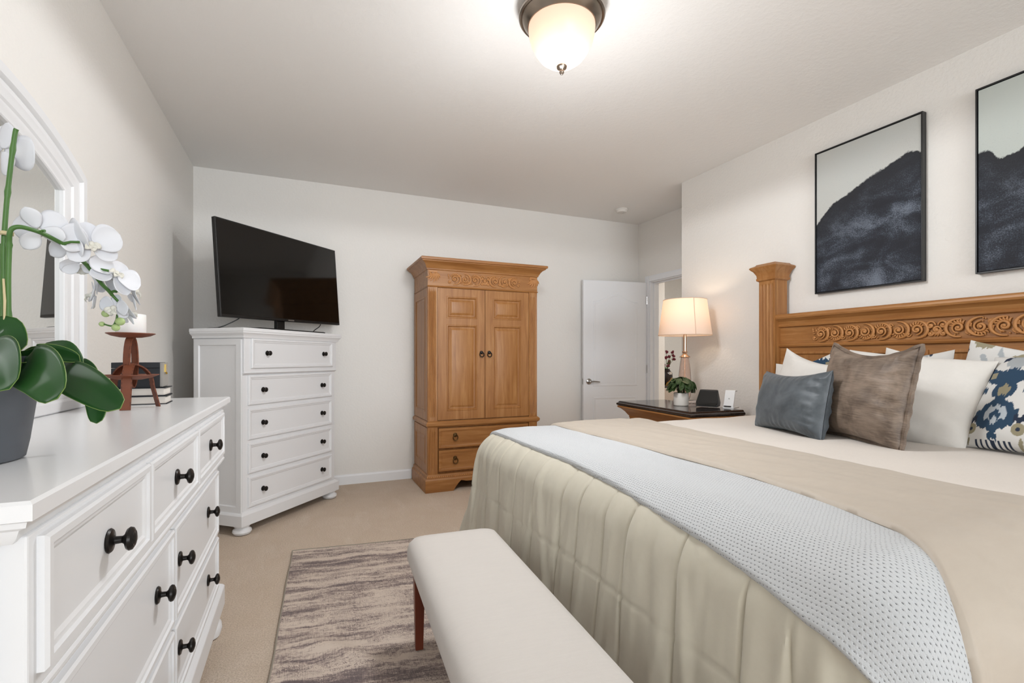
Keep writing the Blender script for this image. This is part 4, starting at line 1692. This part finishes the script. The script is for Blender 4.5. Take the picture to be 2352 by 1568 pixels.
PZ0, PZ1 = 1.572, 2.494
for nm, ylo, yhi, prof, l1, l2, hz, sd, lab in (
        ('framed_painting', 1.562, 2.170, [(0, .48), (.17, .60), (.36, .655), (.55, .72), (.74, .765), (.93, .80), (1, .77)], (196, 193, 187), (190, 196, 194), 1.10, 0, 'black framed ink wash painting of a rising dark slope, nearer the table lamp'),
        ('framed_painting', .728, 1.336, [(0, .655), (.10, .655), (.14, .615), (.3, .625), (.5, .66), (.75, .72), (1, .70)], (186, 193, 188), (196, 202, 197), 1.06, 4, 'black framed ink wash painting cut by the photo edge, over the headboard')):
    W = yhi - ylo
    pt_ = thing(nm, lab, 'painting', (XH - .002, yhi, PZ0), -PI / 2)
    m = M()
    H = PZ1 - PZ0
    for x0, x1, z0, z1 in ((0, .0075, 0, H), (W - .0075, W, 0, H), (.0075, W - .0075, 0, .0075), (.0075, W - .0075, H - .0075, H)):
        m.box(x0, x1, -.036, .0, z0, z1)
    m.build('frame', plain('matte_black_frame', (17, 18, 20), .35), pt_, smooth=0, bevel=.001)
    m = M()
    m.box(.0105, W - .0105, -.030, -.004, .0105, H - .0105)
    m.build('canvas', canvas_mat('ink_wash_%d' % sd, prof, l1, l2, hz, sd), pt_, smooth=0)

# ------------------------------------------------------------------ ceiling lamp, smoke detector
cl = thing('ceiling_lamp', 'flush ceiling lamp with brushed nickel ring and lit frosted glass bowl', 'ceiling lamp', (1.068, 1.925, ZC))
m = M()
m.lathe([(.001, 0), (.165, 0), (.172, -.006), (.180, -.022), (.188, -.034), (.192, -.046), (.192, -.054), (.186, -.060), (.180, -.058), (.176, -.064), (.166, -.078), (.158, -.086), (.152, -.092), (.146, -.092), (.146, -.075), (.15, -.05), (.001, -.045)], n=64)
m.build('metal_ring', MAT['nickel'], cl, smooth=30)
gl = bpy.data.materials.new('frosted_bowl_glass')
gl.use_nodes = True
nt = gl.node_tree
nt.nodes.clear()
o_ = nt.nodes.new('ShaderNodeOutputMaterial')
mx = nt.nodes.new('ShaderNodeMixShader')
tr = nt.nodes.new('ShaderNodeBsdfTranslucent')
pb = nt.nodes.new('ShaderNodeBsdfPrincipled')
tr.inputs['Color'].default_value = srgb(255, 232, 216)
pb.inputs['Base Color'].default_value = srgb(226, 206, 192)
pb.inputs['Roughness'].default_value = .25
mx.inputs[0].default_value = .45
nt.links.new(tr.outputs[0], mx.inputs[1])
nt.links.new(pb.outputs[0], mx.inputs[2])
nt.links.new(mx.outputs[0], o_.inputs[0])
m = M()
m.lathe([(.147, -.082), (.149, -.100), (.146, -.130), (.137, -.165), (.122, -.198), (.100, -.228), (.072, -.250), (.040, -.263), (.012, -.267)], n=64, cap0=False, cap1=False)
m.build('glass_bowl', gl, cl, smooth=60)
m = M()
m.lathe([(.001, -.262), (.020, -.264), (.024, -.270), (.022, -.277), (.012, -.283), (.010, -.288), (.011, -.292), (.010, -.298), (.005, -.305), (.001, -.307)], n=24)
m.build('finial', MAT['nickel'], cl)
l = bpy.data.lights.new('ceiling_bulbs', 'POINT')
l.energy, l.color, l.shadow_soft_size = .8, (1.0, .86, .76), .03
lo = bpy.data.objects.new('ceiling_bulbs', l)
lo.location = (1.068, 1.925, ZC - .205)
link(lo)
sd_ = thing('smoke_detector', 'small round white smoke detector on the ceiling near the doorway', 'smoke detector', (3.10, 4.29, ZC))
m = M()
m.lathe([(.001, 0), (.064, 0), (.066, -.004), (.066, -.012), (.060, -.016), (.056, -.030), (.050, -.036), (.001, -.038)], n=36)
m.build('housing', plain('detector_plastic', (226, 222, 216), .5), sd_)
m = M()
m.lathe([(.001, -.038), (.012, -.038), (.011, -.041), (.001, -.042)], (.01, -.01, 0), 16)
m.build('test_button', plain('detector_button', (205, 201, 196), .5), sd_)

# ------------------------------------------------------------------ candle holder, candle, books, box on the dresser
DZT = .986
MAT['rust'] = leaf_mat('rust_brown_iron', (96, 48, 28), (130, 70, 42), .55, (22, 22, 22))
MAT['rust_dark'] = plain('dark_stitched_edge', (46, 26, 18), .7)
HX, HY = -.515, 1.965
hold = thing('candle_holder', 'rust brown iron candle holder with strap legs and two plates on the dresser', 'candle holder', (HX, HY, DZT), 0)
m = M()
m.lathe([(.001, .232), (.030, .233), (.052, .238), (.066, .245), (.0655, .247), (.05, .2415), (.03, .237), (.001, .2365)], n=40)
m.build('upper_plate', MAT['rust'], hold)
m = M()
m.lathe([(.001, .094), (.030, .095), (.056, .101), (.076, .110), (.0755, .112), (.055, .1045), (.03, .099), (.001, .0985)], n=40)
m.build('lower_plate', MAT['rust'], hold)
m = M()
m.ball((-.006, -.012, .106), (.010, .010, .006), 12, 8)
m.build('rivet', MAT['chrome'], hold)


def strap(pts, wv, w, th, name, closed=False):
    m = M()
    m.ribbon(pts, wv, w, th, closed)
    o = m.build(name, MAT['rust'], hold, smooth=40)
    W = Vector(wv).normalized()
    q = M()
    for s_ in (-1, 1):
        P = [Vector(p) + W * s_ * (w / 2 - .002) for p in pts]
        if closed:
            P.append(P[0])
        for i in range(0, len(P) - 1, 2):
            q.tube([P[i], P[i + 1]], .0024, 5)
    q.build('edge_stitching', MAT['rust_dark'], o)
    return o


# vertical loop that forms the stem
wv = Vector((.80, -.45, 0))
wn_ = Vector((.45, .80, 0))
pts = [wn_ * (.017 * math.cos(2 * PI * i / 36)) + Vector((0, 0, .152 + .082 * math.sin(2 * PI * i / 36))) for i in range(36)]
strap(pts, wv, .024, .004, 'stem_loop', True)
for az in (math.radians(-86), math.radians(34), math.radians(154)):
    d = Vector((math.cos(az), math.sin(az), 0))
    s_ = Vector((-d.y, d.x, 0))
    pts = []
    for i in range(17):
        t = i / 16
        a = PI / 2 * t
        pts.append(d * (-.006 + .066 * math.sin(a * 1.0)) + Vector((0, 0, .075 + .072 * math.cos(a))))
    for i in range(1, 7):
        pts.append(d * (.060 + .018 * i / 6) + Vector((0, 0, .075 - .0735 * i / 6)))
    strap(pts, s_, .028, .004, 'leg')
cd = bpy.data.objects
m = M()
m.lathe([(.001, 0), (.040, 0), (.041, .002), (.041, .068), (.0395, .072), (.030, .070), (.012, .066), (.001, .065)], n=40)
kcw = N('white_wax', srgb(234, 232, 230), .45)
kcw.b.inputs['Subsurface Weight'].default_value = .15
o = m.build('pillar_candle', kcw.m)
o.location = (HX, HY, DZT + .2368)
tag(o, 'short white pillar candle on the upper plate of the rust brown holder', 'candle')
m = M()
m.tube([(0, 0, .064), (.001, 0, .072), (.003, .001, .078)], .0012, 6)
m.build('wick', plain('candle_wick', (60, 54, 50), .9), o)

MAT['cover'] = plain('black_book_cloth', (24, 27, 33), .6)
kpg = N('book_pages', rough=.9)
kpg.base(kpg.mix(kpg.noise(kpg.coord((4, 4, 900)), 1, 2, .5), srgb(214, 206, 196), srgb(236, 230, 222)))
BX, BY = -.535, 2.175
zb = DZT
for i, (w, d, t, rz, lab) in enumerate(((.165, .125, .030, 4, 'black book at the bottom of the stack behind the candle holder'), (.160, .120, .030, 2, 'black book in the middle of the stack, under the navy box'))):
    bk = thing('book', lab, 'book', (BX, BY, zb), math.radians(rz), 'black books stacked on the dresser')
    m = M()
    m.box(-w / 2, w / 2, -d / 2, d / 2, 0, .003)
    m.box(-w / 2, w / 2, -d / 2, d / 2, t - .003, t)
    m.box(-w / 2, -w / 2 + .004, -d / 2, d / 2, .003, t - .003)
    m.build('cover', MAT['cover'], bk, smooth=0, bevel=.001)
    m = M()
    m.box(-w / 2 + .004, w / 2 - .006, -d / 2 + .004, d / 2 - .004, .003, t - .003)
    m.build('pages', kpg.m, bk, smooth=0)
    zb += t
nb_ = thing('keepsake_box', 'navy black hinged box with brass clasp on top of the stacked books', 'box', (BX - .005, BY, zb), math.radians(3))
w, d, h = .150, .105, .090
m = M()
m.box(-w / 2, w / 2 - .010, -d / 2, d / 2, 0, h * .77)
m.build('body', MAT['cover'], nb_, smooth=0, bevel=.0015)
m = M()
m.box(-w / 2, w / 2 - .010, -d / 2, d / 2, h * .78, h)
m.build('lid', MAT['cover'], nb_, smooth=0, bevel=.0015)
m = M()
m.box(w / 2 - .0098, w / 2 - .001, -d / 2 + .001, d / 2 - .001, .002, h - .001)
m.build('end_band', plain('grey_box_end', (150, 146, 140), .5), nb_, smooth=0, bevel=.001)
m = M()
m.box(w / 2 - .001, w / 2 + .002, -.018, .006, h * .60, h * .92)
m.lathe([(.001, 0), (.004, 0), (.004, .004), (.001, .005)], (w / 2 + .001, -.006, h * .56), 10, 'x')
m.build('clasp', plain('bright_brass', (222, 186, 84), .25, 1.0), nb_, smooth=0)

# ------------------------------------------------------------------ orchid in the dark pot
orc = thing('potted_orchid', 'white moth orchid with arching green stems in a dark grey pot on the dresser', 'potted orchid', (-.515, 1.045, DZT))
OX = Vector((-.515, 1.045, DZT))


def lo_(u, v, d):
    return at(u, v, d) - OX


kp = N('charcoal_zinc_pot', rough=.5)
kp.base(kp.mix(kp.noise(kp.coord((6, 6, 14)), 1.0, 5, .6), srgb(62, 66, 72), srgb(88, 92, 98)))
m = M()
m.lathe([(.001, 0), (.090, 0), (.095, .003), (.100, .03), (.1125, .13), (.1175, .165), (.1165, .168), (.111, .165), (.105, .13), (.001, .125)], n=56)
m.build('pot', kp.m, orc)
m = M()
m.lathe([(.001, .150), (.06, .148), (.109, .140)], n=30, cap0=False, cap1=False)
m.build('moss', leaf_mat('dry_moss', (52, 58, 34), (86, 84, 52), 1.0, (60, 60, 60)), orc)

MAT['stem'] = leaf_mat('orchid_stem', (60, 100, 42), (82, 122, 56), .5, (20, 20, 20))
MAT['petal'] = N('white_orchid_petal', srgb(222, 223, 228), .6).m
_n = MAT['petal'].node_tree.nodes['Principled BSDF']
_n.inputs['Subsurface Weight'].default_value = .0
_n.inputs['Transmission Weight'].default_value = .0
MAT['lip'] = plain('cream_orchid_lip', (222, 219, 208), .6)
MAT['bud'] = leaf_mat('green_orchid_bud', (150, 176, 104), (190, 206, 150), .5, (60, 60, 60))
MAT['raffia'] = plain('raffia_tie', (206, 190, 150), .9)


def smooth_path(pts, sub=6):
    P = [Vector(p) for p in pts]
    Q = []
    for i in range(len(P) - 1):
        a, b, c, d = P[max(i - 1, 0)], P[i], P[i + 1], P[min(i + 2, len(P) - 1)]
        for t in range(sub):
            u = t / sub
            Q.append(0.5 * ((2 * b) + (c - a) * u + (2 * a - 5 * b + 4 * c - d) * u * u + (3 * b - a - 3 * c + d) * u ** 3))
    Q.append(P[-1])
    return Q


def stem(pts, r0, r1, name='stem', nodes=()):
    Q = smooth_path(pts)
    n = len(Q)
    m = M()
    rs = [r0 + (r1 - r0) * i / (n - 1) for i in range(n)]
    for f in nodes:
        i = int(f * (n - 1))
        rs[i] *= 1.28
    m.tube(Q, rs, 9)
    return m.build(name, MAT['stem'], orc, smooth=60)


D0 = .80
stem([lo_(12, 800, .80), lo_(12, 740, .80), lo_(9, 640, .80), lo_(9, 560, .80), lo_(15, 470, .80), lo_(24, 385, .80), lo_(34, 310, .80), lo_(38, 296, .80)], .0037, .0033, nodes=(.3, .62, .8))
stem([lo_(-4, 800, .81), lo_(4, 740, .81), lo_(3, 640, .81), lo_(6, 560, .808)], .0040, .0036, nodes=(.5,))
stem([lo_(22, 800, .795), lo_(20, 742, .795), lo_(19, 640, .795), lo_(21, 570, .795), lo_(22, 538, .79), lo_(28, 525, .79), lo_(45, 521, .795), lo_(72, 527, .81), lo_(100, 537, .83), lo_(135, 555, .855), lo_(165, 573, .88), lo_(182, 592, .90)], .0037, .0035, nodes=(.12, .3))
stem([lo_(182, 592, .90), lo_(205, 615, .925), lo_(232, 650, .95), lo_(250, 668, .97), lo_(258, 678, .98)], .0038, .0032)
stem([lo_(258, 678, .98), lo_(274, 695, .99), lo_(278, 705, 1.0), lo_(270, 722, 1.0), lo_(267, 735, 1.0), lo_(258, 748, 1.0), lo_(238, 744, 1.0)], .0026, .0016)
for a, b in (((92, 535, .825), (103, 530, .825)), ((142, 560, .86), (183, 556, .87)), ((207, 618, .93), (250, 622, .94)), ((258, 670, .975), (268, 670, .975)), ((278, 703, 1.0), (288, 704, 1.0))):
    m = M()
    p, q = lo_(*a), lo_(*b)
    m.tube([p, p * .5 + q * .5 + Vector((0, 0, .002)), q], [.0028, .0022, .0024], 7)
    m.build('flower_stalk', MAT['stem'], orc)
m = M()
c = lo_(13, 538, .80)
m.tube([c + Vector((-.012, 0, 0)), c + Vector((0, -.009, .001)), c + Vector((.012, -.004, 0))], .0035, 6)
m.build('raffia_tie', MAT['raffia'], orc)
m = M()
m.tube([lo_(8, 640, .79), lo_(11, 690, .79), lo_(10, 745, .79)], [.0016, .0019, .0016], 8)
m.build('support_stake', MAT['raffia'], orc)


def flower(c, face, up, s=.05, seed=0, openness=.25):
    """moth orchid: three sepals, two broad petals, a small lip; c centre, face = direction it looks"""
    r_ = random.Random(seed)
    F = Vector(face).normalized()
    U = Vector(up)
    U = (U - F * U.dot(F)).normalized()
    R = F.cross(U)
    fl = bpy.data.objects.new('flower', None)
    fl.empty_display_size = .02
    fl.parent = orc
    link(fl)
    fl.location = c

    def one(ang, L, W, name, mat, cup, bend, base=.10, peak=.55, z=0.0):
        d = U * math.cos(ang) + R * math.sin(ang)
        p0 = d * .003 + F * z
        p3 = d * L + F * (z + bend * L)
        m = M()
        blade(m, bez(p0, p0 + d * L * .35 + F * bend * L * .15, p3 - d * L * .3 + F * bend * L * .05, p3, 12), wprof(W, 12, .8, base, peak), F, cup, 8)
        return m.build(name, mat, fl, smooth=80, solid=.0007)
    for a in (0, math.radians(128), math.radians(-128)):
        one(a + r_.uniform(-.1, .1), s * 1.02, s * .38, 'sepal', MAT['petal'], .22, r_.uniform(-.25, .05))
    for a in (math.radians(72), math.radians(-72)):
        one(a + r_.uniform(-.12, .12), s * 1.10, s * .60, 'petal', MAT['petal'], r_.uniform(.1, .28), r_.uniform(-.1, openness), .25, .58, .003)
    m = M()
    m.ball(tuple(F * .008), (.005, .005, .005), 8, 6)
    for a in (PI, PI * .72, -PI * .72):
        d = U * math.cos(a) + R * math.sin(a)
        blade(m, bez(F * .006, F * .014 + d * .006, F * .017 + d * .009, F * .013 + d * .015, 7), wprof(.0055, 7), F, .5, 4)
    m.build('lip', MAT['lip'], fl, smooth=80, solid=.0006)
    return fl


cd_ = lambda a, b, c: RT * a + UP * b + FW * c      # direction in the camera's right / up / forward sense, fixed in space
FL = [((88, 528, .845), cd_(-.35, .25, .9), cd_(-.35, 1, .1), .038), ((150, 548, .885), cd_(.25, .3, .9), cd_(.1, 1, 0), .044), ((208, 562, .90), cd_(.75, .05, -.65), cd_(-.3, .95, 0), .043),
      ((186, 606, .94), cd_(-.4, -.5, .7), cd_(-.2, .9, .2), .032), ((262, 632, .955), cd_(.80, .45, -.35), cd_(.0, .8, .6), .042), ((222, 680, .97), cd_(-.75, .15, -.6), cd_(.3, 1, .1), .034),
      ((238, 642, .985), cd_(.2, .3, .9), cd_(0, 1, 0), .036), ((298, 672, 1.01), cd_(.75, .25, .6), cd_(.6, .7, .1), .040), ((266, 706, .99), cd_(.1, -.2, -.95), cd_(.2, .9, 0), .026), ((288, 724, 1.03), cd_(.35, .5, .7), cd_(.2, .9, .2), .026),
      ((2, 345, .83), cd_(.2, .1, .95), cd_(.5, .9, 0), .048)]
for i, (c, f, u_, s_) in enumerate(FL):
    flower(lo_(*c), f, u_, s_, 30 + i)
for c, r_ in (((243, 720, .995), .0068), ((234, 744, 1.0), .0048), ((276, 738, 1.0), .0078), ((266, 752, 1.0), .0068)):
    m = M()
    m.ball(tuple(lo_(*c)), (r_ * 1.12, r_, r_ * 1.05), 12, 9)
    m.build('bud', MAT['bud'], orc, smooth=80)

# broad strap leaves
KL = N('orchid_leaf', rough=.5)
KL.b.inputs['Specular IOR Level'].default_value = .25
KL.base(KL.mix(KL.noise(KL.coord((8, 8, 8)), 1.0, 3, .5), srgb(16, 56, 26), srgb(46, 88, 36)))
MAT['leaf_dark'] = KL.m
MAT['leaf_edge'] = plain('pale_leaf_edge', (112, 136, 66), .5)
LEAVES = [
    # centre line (points in space), half width, normal, cup, peak
    ([(110, 850, .80), (150, 858, .765), (205, 890, .73), (276, 938, .70)], .0265, cd_(-.10, .70, -.70), .10, .62),       # long one drooping right
    ([(25, 858, .77), (60, 838, .715), (98, 858, .68), (132, 915, .655)], .034, cd_(-.25, .50, -.85), .06, .60),            # front, over the rim
    ([(60, 835, .80), (90, 826, .785), (135, 824, .79), (184, 830, .80)], .019, cd_(0, .62, -.75), .85, .5),             # folded along its length
    ([(50, 842, .85), (95, 808, .86), (140, 806, .86), (182, 842, .87)], .026, cd_(.15, 1, -.25), .45, .5),                # behind it, to the right
    ([(-60, 850, .78), (-30, 818, .73), (0, 822, .70), (22, 893, .665)], .032, cd_(-.15, .5, -.85), .06, .6),              # bright one front left
    ([(-60, 850, .80), (-30, 785, .785), (10, 758, .78), (46, 806, .77)], .027, cd_(.35, .5, -.8), .15, .55),               # dark one up left
    ([(140, 840, .89), (170, 840, .89), (195, 855, .885), (216, 880, .88)], .020, cd_(.3, .7, -.6), .2, .55),               # behind the long one
    ([(150, 850, .90), (200, 870, .90), (222, 920, .89), (222, 972, .88)], .017, cd_(.2, .5, -.8), .15, .7),               # dark tip under it
    ([(-80, 860, .84), (-120, 800, .82), (-160, 800, .80), (-220, 880, .78)], .045, cd_(0, 1, -.2), .15, .6),
]
for pts, hw, nr, cup, pk in LEAVES:
    P = [lo_(*p) for p in pts]
    base = Vector((0, 0, .150))
    Q = smooth_path([base] + P, 6)
    n = len(Q) - 1
    W = wprof(hw, n, .62, .0, pk)
    W = [max(w, hw * .28) if i < n * .5 else w for i, w in enumerate(W)]
    m = M()
    blade(m, Q, W, nr, cup, 10, .10)
    lf = m.build('leaf', MAT['leaf_dark'], orc, smooth=80, solid=.0014)
    ed = M()
    nc = 11
    rows = [m.v[i * nc:(i + 1) * nc] for i in range(n + 1)]
    ed.tube([r_[0] for r_ in rows[5:]] + [r_[-1] for r_ in rows[5:]][::-1], .0006, 5)
    ed.build('pale_edge', MAT['leaf_edge'], lf, smooth=60)

# ------------------------------------------------------------------ things seen through the doorway
hc = thing('console_cabinet', 'dark console cabinet in the hall seen through the doorway', 'cabinet', (5.95, 6.75, 0))
m = M()
m.box(-.75, .45, -.2, .2, .08, .665)
m.box(-.72, .42, -.17, .2, 0, .08)
m.build('carcass', plain('dark_stained_wood', (52, 45, 44), .4), hc, smooth=0, bevel=.004)
m = M()
m.box(-.77, .47, -.22, .22, .665, .69)
m.build('top', plain('dark_cabinet_top', (70, 62, 60), .3), hc, smooth=0, bevel=.004)
for x0 in (-.74, -.145):
    m = M()
    m.ringpanel(x0, x0 + .585, .10, .65, [(0, -.2), (0, -.215), (.06, -.215), (.065, -.207), (.08, -.207)])
    m.build('door', plain('dark_cabinet_door', (56, 49, 47), .4), hc, smooth=0)
VX, VY = 5.74, 6.66
vs = thing('flower_vase', 'black and amber painted vase holding dark red flowers on the hall cabinet', 'vase', (VX, VY, .69))
kv = N('black_amber_glaze', rough=.2)
kv.base(kv.ramp(kv.noise(kv.coord((7, 7, 5)), 1.0, 1, .4), [(.50, srgb(30, 20, 18)), (.53, srgb(176, 126, 50))]))
m = M()
m.lathe([(.001, 0), (.055, 0), (.060, .01), (.085, .08), (.100, .15), (.095, .21), (.065, .25), (.050, .27), (.055, .285), (.045, .28), (.04, .25), (.001, .24)], n=28)
m.build('body', kv.m, vs)
m = M()
m.box(-.03, .03, -.098, -.092, .19, .235)
m.build('pale_patch', plain('vase_cream_patch', (196, 186, 176), .4), vs)
rg = random.Random(4)
for i in range(16):
    az, el = rg.uniform(0, 2 * PI), rg.uniform(.55, 1.4)
    L = rg.uniform(.10, .34)
    d = Vector((math.cos(az) * math.cos(el), math.sin(az) * math.cos(el), math.sin(el)))
    p = Vector((0, 0, .26))
    m = M()
    m.tube([p, p + d * L * .6 + Vector((0, 0, .02)), p + d * L], .003, 5)
    m.build('flower_stem', MAT['stem'], vs)
    m = M()
    for q in range(7):
        v_ = Vector((rg.gauss(0, 1), rg.gauss(0, 1), rg.gauss(0, 1))).normalized() * .016
        m.ball(tuple(p + d * L + v_), (.018, .018, .016), 8, 6)
    m.build('bloom', plain('dark_red_bloom', (92, 16, 30), .8), vs, smooth=80)
pf = thing('hall_chair', 'taupe upholstered chair in the hall partly hidden by the white plant pot', 'chair', (5.36, 5.98, 0))
kf = linen('taupe_plush', (176, 160, 146), (190, 175, 160), (60, 60, 60), 1.0, .5)
m = M()
m.loft([rrect(-.22, .22, -.22, .22, .06, z) for z in (.36, .38, .44, .47)])
m.build('seat', kf, pf, smooth=50)
m = M()
m.loft([rrect(-.20 - .01 * q, .20 + .01 * q, .16, .24, .035, z) for q, z in enumerate((.45, .55, .65, .68))])
m.build('backrest', kf, pf, smooth=50)
for sx in (-.18, .18):
    for sy in (-.18, .2):
        m = M()
        m.rects([(sx - .014, sx + .014, sy - .014, sy + .014, 0), (sx - .02, sx + .02, sy - .02, sy + .02, .37)])
        m.build('leg', MAT['cherry'], pf, smooth=0)
